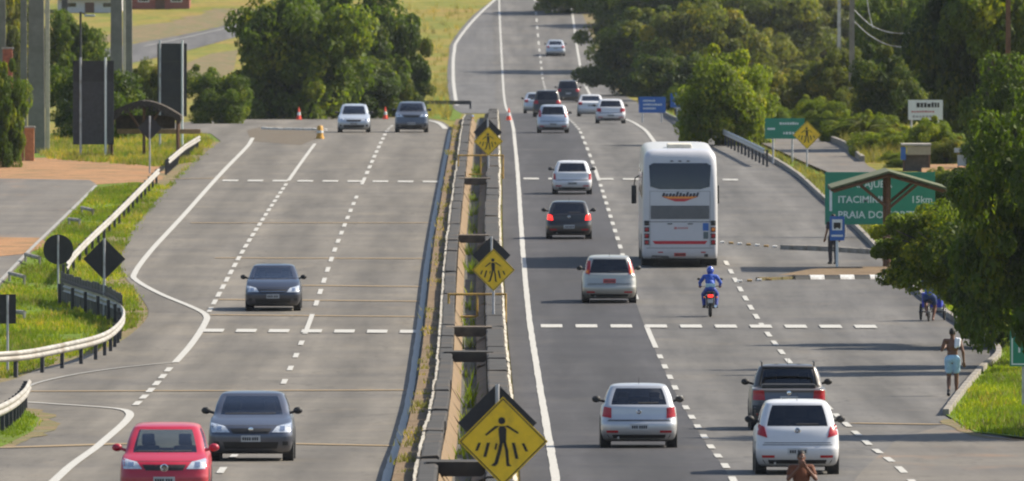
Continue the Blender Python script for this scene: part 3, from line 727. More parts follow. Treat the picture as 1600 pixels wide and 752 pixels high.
def make_car(label, kind, paint_m, pos, rz, front=False, glass_m=None, glass_rear=None, lamps=None, plate_m=PLATE, name='car', cat='car', detail=True, group=None, brake=False, scale=None, bumper=None, over=None):
    k = dict(CARS[kind]); k.update(over or {})
    L, W, H, belt, nose = k['L'], k['W'], k['H'], k['belt'], k['nose']; w = W/2; F, B = L/2, -L/2
    gl = glass_m or glass('glass_tint', (.16, .19, .19)); root = thing(name, label, cat, pos, rz, group)
    deck = k.get('deck'); bed = k.get('bed')
    rr = k['rear']; rb2 = (B + .16) if deck else ((B + .10) if bed else k['rb'] - .06)
    lv = [(.17, F-.22, B+.22, w*.86, .24, .24, .06, .04), (.21, F-.10, B+.12, w*.93, .26, .26, .10, .06), (.34, F-.02, B+.02, w*.985, .26, .24, .14, .10),
          (.50, F, B, w*1.0, .25, .22, .15, .10), (.58, F-.02, B+.03, w*1.0, .25, .22, .15, .09), (nose-.04, F-.07, B+.07, w*.995, .24, .22, .15, .08)]
    lv.append((nose+.05, F-.20, (B+.085) if (deck or bed) else B+.10, w*.985, .24, .22, .18, .08))
    if deck or bed: lv.append((belt-.02, (F*.45 + k['wb']*.55)+.02, B+.11, w*.965, .22, .22, .16, .07))
    else: lv.append((belt-.05, (F*.4 + k['wb']*.6), k['rb']-.05 if k['rb']-.05 > B+.1 else B+.12, w*.965, .22, .20, .16, .08))
    if deck: lv.append((rr, k['wb']+.04, k['rb']-.30, w*.93, .18, .2, .14, .05))
    if bed: lv.append((belt+.015, k['wb']+.06, k['rb']-.10, w*.945, .18, .12, .14, .03))
    lv.append((belt+(.07 if deck else .02), k['wb'], k['rb'], w*.91, .15, .15, .13, .06)); bi = len(lv)-1
    hz = H - .10
    lv += [((belt*.5+hz*.5)+.02, k['wb']*.5+k['wt']*.5+.02, k['rb']*.48+k['rt']*.52, w*.855, .15, .15, .10, .05), (hz, k['wt'], k['rt'], w*.765, .14, .14, .08, .05)]
    hi = len(lv)-1
    lv += [(H-.045, k['wt']-.10, k['rt']+.05, w*.70, .16, .16, .07, .05), (H-.012, k['wt']-.35, k['rt']+.22, w*.55, .2, .2, .05, .04), (H, k['wt']-.62, k['rt']+.5, w*.28, .12, .2, .02, .02)]
    fr = [0, .05, .42, .47, .80, .84, 1.0]
    c = Car(root, lv, bi, hi, hi, fr, [(1, 2), (3, 4)], paint_m, gl, glass_rear=glass_rear)
    # interior
    mb = MB(); mb.box(-w*.80, w*.80, k['rb']+.25, k['wb']-.1, .42, .50); mb.box(-w*.84, w*.84, k['wb']-.42, k['wb']-.06, .55, belt+.015, .04)
    for sx in (-1, 1):
        cx = sx*w*.42; y0 = .05 if k['wb'] > 1.1 else -.12
        mb.box(cx-.22, cx+.22, y0-.34, y0-.20, .5, H-.42, .05); mb.box(cx-.12, cx+.12, y0-.34, y0-.25, H-.42, H-.20, .04)
    if not bed: mb.box(-w*.76, w*.76, k['rb']+.28, k['rb']+.42, .5, belt-.03, .05)
    if not bed:
        for sx in (-.42, .42): mb.box(sx*w-.11, sx*w+.11, k['rb']+.30, k['rb']+.38, belt-.05, belt+.17, .03)
    mb.build('interior', INTR, root)
    # wheels and arches
    r = .30 if H < 1.6 else .33; wd = .19
    ya, yb = F - .78, B + .74
    for y in (ya, yb):
        for sx in (-1, 1): wheel(root, sx*(w-.11), y, r, wd)
    mb = MB()
    for y in (ya, yb):
        for sx in (-1, 1):
            mb.lathe([(r+.065, sx*(w-.22)), (r+.065, sx*(w+.004)), (r+.03, sx*(w+.012))], 'x', 20, (0, y, r+.01))
    mb.box(-w*.8, w*.8, B+.3, F-.3, .15, .26, .02)
    mb.build('underbody', TRIM, root)
    # mirrors
    for sx in (-1, 1):
        mb = MB(); mb.ball((sx*(w+.085), k['wb']-.42, belt+.10), (.10, .06, .075), 10, 7); mb.tube([(sx*w*.90, k['wb']-.38, belt+.05), (sx*(w+.03), k['wb']-.41, belt+.08)], .03, 6)
        mb.build('door_mirror', paint_m if front and paint_m.name.startswith('red') else TRIM, root, smooth=60)
    d = 1 if front else -1
    # shut lines
    dk = TRIM
    if front:
        hb = nose + .05
        if detail:
            c.patch('lower_grille', [(-w*.62, .26), (w*.62, .26), (w*.66, .40), (-w*.66, .40)], 1, TRIM, .006, 10, 2)
            g = c.patch('grille', [(-w*.42, nose-.13), (w*.42, nose-.13), (w*.50, nose-.02), (-w*.50, nose-.02)], 1, TRIM, .006, 8, 2)
            c.patch('grille_bar', [(-w*.44, nose-.085), (w*.44, nose-.085), (w*.45, nose-.07), (-w*.45, nose-.07)], 1, CHROME if kind == 'sedan' else dk, .014, 8, 1, g)
            c.patch('bonnet_seam', [(-w*.80, nose+.035), (w*.80, nose+.035), (w*.80, nose+.045), (-w*.80, nose+.045)], 1, dk, .003, 12, 1, None, .01)
            for sx in (-.82, .82): c.patch('fog_lamp', [(sx*w-.055, .33), (sx*w+.055, .33), (sx*w+.055, .41), (sx*w-.055, .41)], 1, TRIM, .008, 2, 2)
            for x0, x1 in ((-.5, .05), (.05, .55)):
                c.patch('wiper', [(x0, belt+.045), (x1, belt+.035), (x1, belt+.055), (x0, belt+.065)], 1, TRIM, .012, 6, 1, None, .01)
        hq = [(w*.50, nose-.10), (w*.93, nose-.10), (w*.96, nose+.10), (w*.62, nose+.03)]
        for q in (hq, sym(hq)):
            h = c.patch('headlight', q, 1, LCLR, .012, 6, 4)
            cx = sum(p[0] for p in q)/4; c.patch('bulb', [(cx-.05, nose-.06), (cx+.05, nose-.06), (cx+.05, nose+.03), (cx-.05, nose+.03)], 1, CHROME, .02, 2, 2, h, .01)
        plate(c, .47, 1, plate_m)
    else:
        lamps = lamps or [(w*.64, rr-.24), (w*.97, rr-.22), (w*.95, rr-.02), (w*.66, rr-.02)]
        lm = LREDB if brake else LRED
        for q in (lamps, sym(lamps)):
            t = c.patch('taillight', q, -1, lm, .014, 5, 6)
            (bl, br, tr, tl) = q; z0 = (bl[1]+br[1])/2; z1 = (tl[1]+tr[1])/2; zm = z0 + (z1-z0)*.30
            x0 = min(p[0] for p in q)+.03; x1 = max(p[0] for p in q)-.03
            if detail: c.patch('reversing_lens', [(x0+.02, z0+.03), (x1-.03, z0+.03), (x1-.03, zm), (x0+.02, zm)], -1, LAMB if kind == 'mpv' else LRED, .02, 3, 2, t, .01)
        if detail:
            zs = min(.64, rr - .28)
            c.patch('tailgate_seam', [(-w*.80, zs-.007), (w*.80, zs-.007), (w*.80, zs+.007), (-w*.80, zs+.007)], -1, dk, .003, 14, 1, None, .01)
            c.patch('bumper_seam', [(-w*.95, .60-.007), (w*.95, .60-.007), (w*.95, .60+.007), (-w*.95, .60+.007)], -1, dk, .0035, 14, 1, None, .01)
            c.patch('bumper_insert', [(-w*.78, .22), (w*.78, .22), (w*.84, .30), (-w*.84, .30)], -1, bumper or TRIM, .006, 10, 2)
            for q in ([(w*.55, .34), (w*.85, .34), (w*.86, .39), (w*.55, .39)],): 
                for qq in (q, sym(q)): c.patch('reflector', qq, -1, LRED, .007, 4, 1)
            if not bed: c.patch('wiper', [(-.02, belt+.05), (.42, belt+.055), (.42, belt+.075), (-.02, belt+.075)], -1, TRIM, .014, 4, 1, None, .01)
            mb = MB(); mb.tube([(-.45, B+.14, .24), (-.45, B+.0, .23)], .025, 8); mb.build('exhaust_pipe', STEEL, root)
            mb = MB(); mb.tube([(0, k['rt']+.15, H-.01), (0, k['rt']+.0, H+.14)], [.006, .003], 5); mb.build('aerial', TRIM, root)
        plate(c, .47 if kind in ('hatch', 'tall', 'suv', 'estate') and W < 1.72 else .72, -1, plate_m)
    return root, c, k
def badge(root, c, k, d, z, kind='round', r=.055):
    y = c.hit(0, z, d) + d*.008
    b = MB(); b.lathe([(r, 0), (r, d*.008), (r*.8, d*.012)], 'y', 20, (0, y, z)); o = b.build('badge', CHROME, root, smooth=40)
    if kind == 'vw':
        dk = MB(); dk.lathe([(r*.80, d*.0125), (r*.80, d*.0145)], 'y', 20, (0, y, z)); dk.build('badge_field', SBLK, o)
        m = MB(); s = r*.72; q = y + d*.017
        for pts in ([(-.55, .75), (-.12, -.05)], [(-.12, -.05), (0, .12)], [(0, .12), (.12, -.05)], [(.12, -.05), (.55, .75)], [(-.95, .25), (-.5, -.8)], [(-.5, -.8), (0, -.1)], [(0, -.1), (.5, -.8)], [(.5, -.8), (.95, .25)]):
            m.tube([(a*s, q, z+b_*s) for a, b_ in pts], r*.075, 5)
        m.build('badge_letters', CHROME, o)
def place(px, py, along):
    """car origin so that its nearer tyres touch the road at the pixel; along = +1 drives away, -1 comes towards us"""
    return G(px, py)
def heading(y): return math.atan2(XR(y+25) - XR(y-25), 50)
GT_DARK = glass('glass_film', (.035, .04, .045), 1.0); GT_CLEAR = glass('glass_clear', (.68, .74, .71), 1.0); GT = glass('glass_tint', (.16, .19, .19), 1.0)
P_WHITE = paint('white_paint', (.62, .635, .67), 0, .4); P_SILV = paint('silver_paint', (.52, .54, .57), .45, .38); P_GREY = paint('graphite_paint', (.09, .105, .145), .5, .35)
P_BLACK = paint('black_paint', (.014, .016, .022), .1, .3); P_NAVY = paint('navy_paint', (.035, .045, .075), .4, .32); P_RED = paint('red_paint', (.43, .0015, .030), .0, .4)
P_CHAMP = paint('champagne_paint', (.42, .42, .39), .5, .38); P_BLUEG = paint('blue_grey_paint', (.10, .12, .16), .5, .35); P_DGREY = paint('dark_grey_paint', (.10, .095, .095), .3, .4)
P_SKY = paint('pale_blue_silver_paint', (.50, .55, .62), .4, .35)
def away(label, kind, pm, px, py, **kw):
    kk = dict(CARS[kind]); kk.update(kw.get('over') or {})
    g = G(px, py); h = heading(g.y); off = kk['L']/2 - .74
    pos = (g.x + math.sin(h)*off, g.y + off, 0); y2 = g.y + 2.4
    r, c, k = make_car(label, kind, pm, (pos[0], pos[1], zg(pos[1]) + .03), -h, False, **kw)
    r.rotation_euler.x = math.atan2(zg(pos[1]+1.3) - zg(pos[1]-1.3), 2.6); r['group'] = 'traffic driving away'
    return r, c, k
def toward(label, kind, pm, px, py, **kw):
    g = G(px, py); h = heading(g.y); off = CARS[kind]['L']/2 - .78
    pos = (g.x + math.sin(h)*off, g.y + off, 0)
    r, c, k = make_car(label, kind, pm, (pos[0], pos[1], zg(pos[1]) + .03), math.pi - h, True, **kw)
    r.rotation_euler.x = -math.atan2(zg(pos[1]+1.3) - zg(pos[1]-1.3), 2.6); r['group'] = 'oncoming traffic'
    return r, c, k
# driving away
fox = away('white hatchback with black-tinted rear window right behind the grey pickup', 'tall', P_WHITE, 1245, 743, glass_m=GT_DARK, over=dict(W=1.66),
     lamps=[(.60, .74), (.805, .80), (.775, 1.01), (.66, .96)])
badge(*fox, -1, .88, 'vw', .062)
gol = away('silver hatchback with clear rear window alone in the inner lane', 'hatch', P_SILV, 998, 702, glass_m=glass('glass_very_clear', (.93, .95, .94)), lamps=[(.60, .66), (.80, .69), (.765, .91), (.60, .88)])
badge(*gol, -1, .80, 'vw', .055)
pk = away('dark grey pickup with sports bar and loaded cargo bed', 'pickup', P_DGREY, 1232, 674, glass_m=GT, lamps=[(.55, .70), (.83, .70), (.82, .96), (.58, .96)], name='pickup_truck', cat='pickup', over=dict(W=1.74))
mer = away('champagne compact van with tall lamps beside its rear window', 'mpv', P_CHAMP, 952, 475, glass_m=GT_DARK, plate_m=PLATE_R, lamps=[(.62, .93), (.80, .95), (.69, 1.36), (.60, 1.35)])
bl = away('black hatchback with lit red brake lamps', 'hatch', P_BLACK, 889, 375, glass_m=GT_DARK, brake=True, lamps=[(.58, .70), (.80, .72), (.78, .93), (.62, .89)])
badge(*bl, -1, .83, 'vw', .05)
away('small white hatchback ahead of the black hatchback', 'hatch', P_WHITE, 894, 305, glass_m=GT_DARK, lamps=[(.68, .62), (.79, .63), (.78, .88), (.70, .88)], over=dict(W=1.62))
away('silver hatchback with amber lamp following the black off-roader', 'tall', P_SKY, 864, 209, glass_m=GT_DARK, lamps=[(.62, .85), (.80, .86), (.72, 1.22), (.64, 1.2)])
away('white hatchback with dark rear window in the outer lane near the blue signs', 'hatch', P_WHITE, 954, 194, glass_m=GT_DARK, over=dict(W=1.68))
away('white saloon car close behind the dark off-roader', 'sedan', P_WHITE, 923, 183, glass_m=GT, detail=False, over=dict(W=1.7))
away('black off-roader half hidden by the silver hatchback behind it', 'suv', P_BLACK, 855, 184, glass_m=GT_DARK, brake=False, detail=False)
away('pale silver car peeping out past the black off-roader', 'sedan', P_SKY, 838, 178, glass_m=GT, detail=False)
away('dark off-roader in the tree shadow', 'suv', P_BLACK, 888, 161, glass_m=GT_DARK, detail=False)
away('pale silver saloon climbing the hill alone', 'sedan', P_SKY, 868, 88, glass_m=GT, detail=False)
# pickup extras: bed load, sports bar
r, c, k = pk
mb = MB(); mb.tube([(-.66, -.98, 1.02), (-.58, -.94, 1.42), (.58, -.94, 1.42), (.66, -.98, 1.02)], .035, 8); mb.build('sports_bar', TRIM, r, smooth=60)
for sx in (-1, 1):
    mb = MB(); mb.tube([(sx*.60, -.75, 1.53), (sx*.60, .35, 1.55)], .018, 6); mb.tube([(sx*.60, -.7, 1.44), (sx*.60, -.7, 1.54)], .016, 6); mb.build('roof_rail', TRIM, r)
c.patch('tailgate_panel', [(-.55, .70), (.55, .70), (.55, .96), (-.55, .96)], -1, P_GREY, .006, 6, 3); badge(r, c, k, -1, .86, 'round', .05)
c.patch('rear_bumper', [(-.84, .34), (.84, .34), (.84, .58), (-.84, .58)], -1, TRIM, .03, 10, 3)
mb = MB(); mb.box(-.62, .62, -1.9, -1.05, .9, 1.06, .05); mb.build('bed_cover', TRIM, r)
# oncoming
red = toward('red hatchback with round badge on its nose', 'tall', P_RED, 258, 790, glass_m=GT_CLEAR); badge(*red, 1, .70, 'vw', .075)
gr = toward('graphite grey hatchback following the red one', 'hatch', P_GREY, 393, 722, glass_m=GT_CLEAR, over=dict(W=1.74, L=4.2, H=1.43)); badge(*gr, 1, .66, 'round', .05)
toward('dark navy saloon with bright headlamps alone in the middle lane', 'sedan', P_NAVY, 427, 487, glass_m=GT_CLEAR)
es = toward('silver estate car with roof rails between two traffic cones', 'estate', P_SKY, 553, 208, glass_m=GT, over=dict(W=1.68))
for sx in (-1, 1):
    mb = MB(); mb.tube([(sx*.58, .1, 1.46), (sx*.58, .05, 1.53), (sx*.58, -1.4, 1.53), (sx*.58, -1.5, 1.46)], .018, 6); mb.build('roof_rail', TRIM, es[0])
toward('dark blue-grey off-roader beside the median end', 'suv', P_BLUEG, 643, 208, glass_m=GT, over=dict(W=1.72, H=1.6))

# ---------------- coach
def coach(px, py):
    g = G(px, py); h = heading(g.y); L, W, H = 13.2, 2.58, 3.88; w = W/2; F, B = L/2, -L/2; off = L/2 - 2.6
    pos = Vector((g.x + math.sin(h)*off, g.y + off, 0)); pos.z = zg(pos.y) + .03
    t = thing('coach', 'tall white coach with red stripe across its engine cover', 'bus', pos, -h); t['group'] = 'traffic driving away'
    t.rotation_euler.x = math.atan2(zg(pos.y+3) - zg(pos.y-3), 6)
    pw = paint('coach_white', (.52, .525, .56), 0, .4)
    lv = [(.30, F-.1, B+.12, w*.97, .12, .2, .03, .02), (.42, F-.02, B+.03, w*.995, .14, .2, .05, .03), (.9, F, B, w, .14, .2, .06, .04), (1.5, F, B+.01, w, .14, .2, .06, .05),
          (2.3, F-.03, B+.03, w*.995, .16, .2, .06, .05), (3.0, F-.15, B+.10, w*.985, .18, .22, .06, .06), (3.5, F-.30, B+.20, w*.965, .22, .24, .06, .06), (3.72, F-.42, B+.30, w*.92, .26, .26, .05, .06),
          (3.83, F-.6, B+.46, w*.82, .25, .3, .04, .04), (3.87, F-.9, B+.8, w*.62, .2, .3, .02, .02), (3.88, F-1.4, B+1.4, w*.3, .1, .3, .01, .01)]
    lv = [(a[0]*1.045 if a[0] > 1 else a[0],) + a[1:] for a in lv]
    c = Car(t, lv, 0, 0, 0, [0, .1, .3, .5, .7, .9, 1.0], [], pw, GT_DARK)
    bg = mat('coach_dark_glass', (.012, .014, .020), .12, var=.3, scale=2, coat=.6)
    rw = c.patch('rear_window', [(-1.02, 2.76), (1.02, 2.76), (1.06, 3.50), (-1.06, 3.50)], -1, bg, .012, 14, 6)
    c.patch('window_lower_curve', [(-.7, 2.68), (.7, 2.68), (1.02, 2.77), (-1.02, 2.77)], -1, bg, .011, 14, 2, rw)
    c.patch('window_top_curve', [(-1.06, 3.49), (1.06, 3.49), (.92, 3.57), (-.92, 3.57)], -1, bg, .011, 14, 2, rw)
    gm = mat('coach_grille_grey', (.10, .105, .115), .6, var=.25, scale=20)
    g_ = c.patch('engine_grille', [(-1.0, 1.66), (1.0, 1.66), (1.0, 2.12), (-1.0, 2.12)], -1, gm, .008, 8, 2)
    for k in range(9): c.patch('louvre', [(-.98, 1.68+k*.048), (.98, 1.68+k*.048), (.98, 1.70+k*.048), (-.98, 1.70+k*.048)], -1, mat('louvre_grey', (.16, .165, .175), .5), .02, 6, 1, g_, .01)
    c.patch('panel_seam', [(-1.1, 1.555), (1.1, 1.555), (1.1, 1.575), (-1.1, 1.575)], -1, TRIM, .006, 8, 1)
    for sx in (-1.03, 1.03): c.patch('hatch_seam', [(sx-.007, .70), (sx+.007, .70), (sx+.007, 2.62), (sx-.007, 2.62)], -1, mat('seam_grey', (.16, .16, .17), .6), .005, 1, 10)
    c.patch('hatch_seam', [(-1.03, 2.60), (1.03, 2.60), (1.03, 2.614), (-1.03, 2.614)], -1, mat('seam_grey', (.16, .16, .17), .6), .0045, 10, 1)
    for sx in (-.35, .35): c.patch('grab_handle', [(sx-.09, 1.48), (sx+.09, 1.48), (sx+.09, 1.51), (sx-.09, 1.51)], -1, TRIM, .02, 2, 1)
    c.patch('soot_stain', [(-1.02, .31), (-.35, .31), (-.40, .40), (-.95, .42)], -1, mat('soot', (.16, .155, .15), .9, var=.4), .004, 6, 2)
    c.patch('red_stripe', [(-.86, .80), (.86, .80), (.94, .91), (-.94, .91)], -1, mat('stripe_red', (.45, .012, .03), .4), .008, 8, 1)
    c.patch('bumper_seam', [(-1.15, .655), (1.15, .655), (1.15, .675), (-1.15, .675)], -1, mat('seam_grey', (.16, .16, .17), .6), .005, 10, 1)
    for z in (.86, 1.08, 1.30, 1.52):
        for sx in (-1, 1):
            m = LAMB if abs(z-1.30) < .01 and sx > 0 else LRED if z < 1.5 else TRIM
            hs = c.patch('lamp_housing', [(sx*1.14-.085, z-.085), (sx*1.14+.085, z-.085), (sx*1.14+.085, z+.085), (sx*1.14-.085, z+.085)], -1, TRIM, .012, 3, 3)
            y = c.hit(sx*1.14, z, -1) - .02
            mb = MB(); mb.lathe([(.065, 0), (.06, -.02), (.03, -.032)], 'y', 14, (sx*1.14, y, z)); mb.build('lamp', m, hs, smooth=50)
    c.patch('rear_reflector', [(-.75, .50), (-.58, .50), (-.58, .54), (-.75, .54)], -1, LRED, .01, 2, 1)
    c.patch('rear_reflector', [(.72, .50), (.88, .50), (.88, .54), (.72, .54)], -1, LRED, .01, 2, 1)
    c.patch('tow_cover', [(.83, .36), (.96, .36), (.96, .46), (.83, .46)], -1, TRIM, .01, 2, 1)
    c.patch('blue_sticker', [(.78, 1.26), (.98, 1.26), (.98, 1.52), (.78, 1.52)], -1, BLUE, .009, 2, 2)
    c.patch('grey_sticker', [(.80, .98), (.97, .98), (.97, 1.22), (.80, 1.22)], -1, mat('sticker_grey', (.10, .13, .14), .6), .009, 2, 2)
    plate(c, .44, -1, PLATE_R, .40, .12)
    lg = mat('logo_ink', (.035, .035, .05), .5); y = c.hit(0, 2.4, -1)
    lo = c.patch('logo_red', [(-.16, 2.26), (.16, 2.26), (.62, 2.42), (-.62, 2.42)], -1, mat('logo_red', (.5, .04, .05), .5), .008, 8, 3)
    c.patch('logo_orange', [(-.40, 2.36), (.42, 2.36), (.64, 2.445), (-.64, 2.445)], -1, mat('logo_orange', (.75, .27, .05), .5), .014, 8, 2, lo, .01)
    xs = np.linspace(-.62, .54, 11)
    for i, x in enumerate(xs):
        hgt = (.13, .10, .11, .10, .16, .13, .10, .15, .11, .12, .14)[i]
        c.patch('logo_letter', [(x, 2.43), (x+.075, 2.43), (x+.075+hgt*.3, 2.43+hgt), (x+hgt*.3, 2.43+hgt)], -1, lg, .02, 1, 1, lo, .008)
        if i % 3 != 1: c.patch('logo_letter', [(x+.05, 2.46), (x+.105, 2.46), (x+.115, 2.49), (x+.06, 2.49)], -1, lg, .02, 1, 1, lo, .008)
    rt = mat('faded_red_print', (.45, .18, .18), .5)
    c.patch('small_print', [(-.20, 1.31), (-.10, 1.31), (-.10, 1.39), (-.20, 1.39)], -1, rt, .008, 1, 1)
    for i in range(6): c.patch('small_print', [(-.07+i*.06, 1.32), (-.03+i*.06, 1.32), (-.03+i*.06, 1.38), (-.07+i*.06, 1.38)], -1, rt, .008, 1, 1)
    for i in (-.14, 0, .14): c.patch('marker_lamp', [(i*2-.05, 3.62), (i*2+.05, 3.62), (i*2+.05, 3.66), (i*2-.05, 3.66)], -1, TRIM, .02, 2, 1)
    mb = MB(); mb.box(-.42, .42, B+1.6, B+3.4, 4.02, 4.19, .05); mb.build('roof_unit', mat('roof_unit_cream', (.6, .56, .46), .6), t)
    for sx in (-1, 1):
        for k in range(7):                                             # side windows
            y0 = B+.9+k*1.62; mb = MB(); mb.box(sx*(w-.02), sx*(w+.004), y0, y0+1.55, 2.35, 3.25); mb.build('side_window', bg, t)
        for y in (F-2.6, B+2.6, B+3.9): wheel(t, sx*(w-.17), y, .50, .30)
        mb = MB(); mb.tube([(sx*(w-.1), F-.25, 2.9), (sx*(w+.12), F+.05, 2.75), (sx*(w+.16), F+.05, 2.45)], .025, 6)
        mb.box(sx*(w+.16)-.09, sx*(w+.16)+.09, F-.02, F+.12, 1.85, 2.5, .04); mb.build('wing_mirror', TRIM, t, smooth=50)
    mb = MB(); mb.box(-w*.96, w*.96, B+.2, F-.4, .26, .44); 
    for sx in (-1, 1):
        for y in (F-2.6, B+2.6, B+3.9): mb.lathe([(.58, sx*(w-.4)), (.58, sx*(w+.006)), (.54, sx*(w+.012))], 'x', 22, (0, y, .5))
    mb.build('underbody', TRIM, t)
    # rear mudflaps close the view under the tail
    for sx in (-1, 1):
        mb = MB(); mb.box(sx*.98-.27, sx*.98+.27, B+1.9, B+1.93, .06, .5); mb.build('mudflap', RUBBER, t)
    return t
coach(1061, 416)

# ------------------------------------------------------------------ signs
def post(t, x, y, z0, z1, r=.04, m=POLE_G, name='post'):
    MB().tube([(x, y, z0), (x, y, z1)], r, 10).build(name, m, t, smooth=60)
def diamond_sign(px, cpy, D, diag, label, back=False, rz=0):
    c = AT(px, cpy, D); zb = zg(D); h = c.z - zb; s = diag/2
    t = thing('warning_sign', label, 'sign', (c.x, D, zb), rz, 'median warning signs' if px < 900 else None)
    q = lambda k: [(0, h-s*k), (s*k, h), (0, h+s*k), (-s*k, h)]
    if back:
        MB().prism(q(1), -.004, .004).build('plate', BLACK, t)
        for dz in (-.3, .3): MB().box(-s*.55, s*.55, -.03, -.008, h+dz*s-.02, h+dz*s+.02).build('back_brace', BLACK, t)
        post(t, 0, -.06, -.3, h+s*.98, .04)
        return t
    MB().prism(q(1), -.004, .004).build('plate', YEL, t)
    mb = MB(); a, b = q(.965), q(.93)
    mb.add([(x, -.008, z) for x, z in a + b] + [(x, -.0045, z) for x, z in a + b], [(i, (i+1) % 4, 4+(i+1) % 4, 4+i) for i in range(4)]); mb.build('border', SBLK, t)
    k = diag/1.45; P = lambda pts: [(x*k, h + z*k) for x, z in pts]; y0, y1 = -.011, -.005
    f = MB(); f.lathe([(.058*k, y0), (.058*k, y1)], 'y', 16, (-.02*k, 0, h+.335*k))
    f.prism(P([(-.05, .25), (.02, .25), (.055, .20), (.05, -.02), (-.055, -.02), (-.075, .20)]), y0, y1)              # torso
    f.prism(P([(-.05, .25), (-.10, .22), (-.27, .09), (-.29, .115), (-.13, .25)][::-1]), y0, y1)                        # arms
    f.prism(P([(.02, .25), (.08, .22), (.24, .12), (.25, .15), (.08, .26)]), y0, y1)
    f.prism(P([(-.055, -.01), (.0, -.01), (-.02, -.12), (-.085, -.36), (-.13, -.40), (-.20, -.39), (-.14, -.34), (-.08, -.13)]), y0, y1)   # legs
    f.prism(P([(0, -.01), (.05, -.01), (.085, -.15), (.10, -.36), (.14, -.40), (.06, -.40), (.05, -.34), (.035, -.15)]), y0, y1)
    f.build('pedestrian_symbol', SBLK, t)
    for x, w0, z0, z1, sl in ((-.45, .045, -.15, -.02, .05), (-.32, .05, -.25, -.02, .06), (-.14, .03, -.13, -.03, .02), (.20, .05, -.28, -.02, -.06), (.36, .045, -.16, -.03, -.06)):
        MB().prism(P([(x, z0), (x+w0, z0), (x+w0+sl, z1), (x+sl, z1)]), y0, y1).build('crossing_stripe', SBLK, t)
    post(t, 0, .05, -.3, h+s*.5, .04)
    return t
diamond_sign(786, 690, 258, 1.51, 'largest yellow diamond pedestrian crossing sign in the median')
diamond_sign(777, 661, 280, 1.44, 'black back of a diamond sign just behind the largest yellow one', True)
diamond_sign(771, 422, 455, 1.27, 'yellow pedestrian diamond standing between the two ochre frames in the median')
diamond_sign(768, 399, 480, 1.19, 'black diamond sign back behind the middle yellow sign', True)
diamond_sign(763, 221, 667, 1.27, 'small yellow pedestrian diamond at the far end of the median')
diamond_sign(762, 207, 695, 1.30, 'black diamond sign back at the far end of the median', True)
g = G(1258, 264); diamond_sign(1261, 211, g.y, 1.28, 'yellow pedestrian diamond beside the small green board')
g = G(163, 497); diamond_sign(163, 405, g.y, 1.30, 'black diamond sign back standing in the ramp corner', True)
g = G(233, 272); diamond_sign(234, 200, g.y, 1.1, 'dark diamond sign back in front of the thatched shelter', True)
def plain_back(px, cpy, bpy, wpx, hpx, label, round_=False, posts=(0,)):
    g = G(px, bpy); s = S(g.y); w_, h_ = wpx/s/2, hpx/s; zc = (bpy-cpy)/s
    t = thing('sign_back', label, 'sign', g)
    if round_: MB().lathe([(w_, -.004), (w_, .004)], 'y', 28, (0, 0, zc)).build('plate', BLACK, t)
    else: MB().box(-w_, w_, -.005, .005, zc-h_/2, zc+h_/2).build('plate', BLACK, t)
    for p in posts: post(t, p/s, -.05, -.3, zc + h_*.47, .035)
    return t
plain_back(91, 390, 460, 47, 47, 'round black sign back on a thin post in the ditch grass', True)
plain_back(12, 483, 585, 26, 46, 'small black rectangular sign back above the guardrail', False)
def tall_board(px, y0, y1, bpy, wpx, pp, label, m2=None):
    """tall blank board seen from behind: panels one above the other on two light posts"""
    g = G(px, bpy); s = S(g.y); t = thing('billboard', label, 'billboard', g); n = 4; H0, H1 = (bpy-y1)/s, (bpy-y0)/s; w_ = wpx/s/2
    for k in range(n):
        a, b = H0 + (H1-H0)*k/n, H0 + (H1-H0)*(k+1)/n
        MB().box(-w_, w_, -.02, .02, a+.001, b-.001).build('panel', BLACK if (not m2 or k == n-1) else m2, t)
    for p in pp: post(t, p/s, -.09, -.3, H1 + .15, .055, SWHITE if p > 0 else POLE_G)
    return t
tall_board(146, 95, 226, 247, 64, (-20, 19), 'wide dark blank billboard back with two pale posts', mat('board_grey', (.045, .045, .05), .8, var=.3))
tall_board(269, 68, 182, 232, 46, (-19, 16), 'narrow tall black billboard back above the thatched shelter')

def panel_sign(px, cpy, bpy, wpx, hpx, m, label, posts, border=True, name='road_sign', D=None):
    g = G(px, bpy); s = S(g.y); w_, h_ = wpx/s, hpx/s; zc = (bpy-cpy)/s
    t = thing(name, label, 'sign', g)
    MB().box(-w_/2, w_/2, -.02, .02, zc-h_/2, zc+h_/2, .006).build('panel', m, t)
    if border:
        e = .035; mb = MB()
        for x0, x1, z0, z1 in ((-w_/2+e, w_/2-e, h_/2-2*e, h_/2-e), (-w_/2+e, w_/2-e, -h_/2+e, -h_/2+2*e), (-w_/2+e, -w_/2+2*e, -h_/2+2*e, h_/2-2*e), (w_/2-2*e, w_/2-e, -h_/2+2*e, h_/2-2*e)):
            mb.box(x0, x1, -.025, -.0205, zc+z0, zc+z1)
        mb.build('border', m if border == 2 else SWHITE, t)
    for p in posts: post(t, p/s, .07, -.3, zc + h_/2 - .05, .05)
    return t, s, zc
def words(t, s, zc, txt, dx, dz, hpx, m=SWHITE):
    text_mb(txt, hpx/s*1.38, -.022, (dx/s, zc + dz/s)).build('lettering', m, t)
def marks(t, s, zc, dx, dz, n, wpx, hpx, gap, m=SWHITE):
    """lettering too small to read: a row of short strokes"""
    x = dx/s
    for i in range(n):
        w_ = wpx/s*random.uniform(.7, 1.25)
        MB().box(x, x+w_, -.026, -.0205, zc+dz/s, zc+(dz+hpx*random.uniform(.75, 1))/s).build('letter_stroke', m, t); x += w_ + gap/s
t, s, zc = panel_sign(1375, 310, 372, 172, 82, GREEN, 'large green direction board behind the timber bus shelter', (-55, 55), 2)
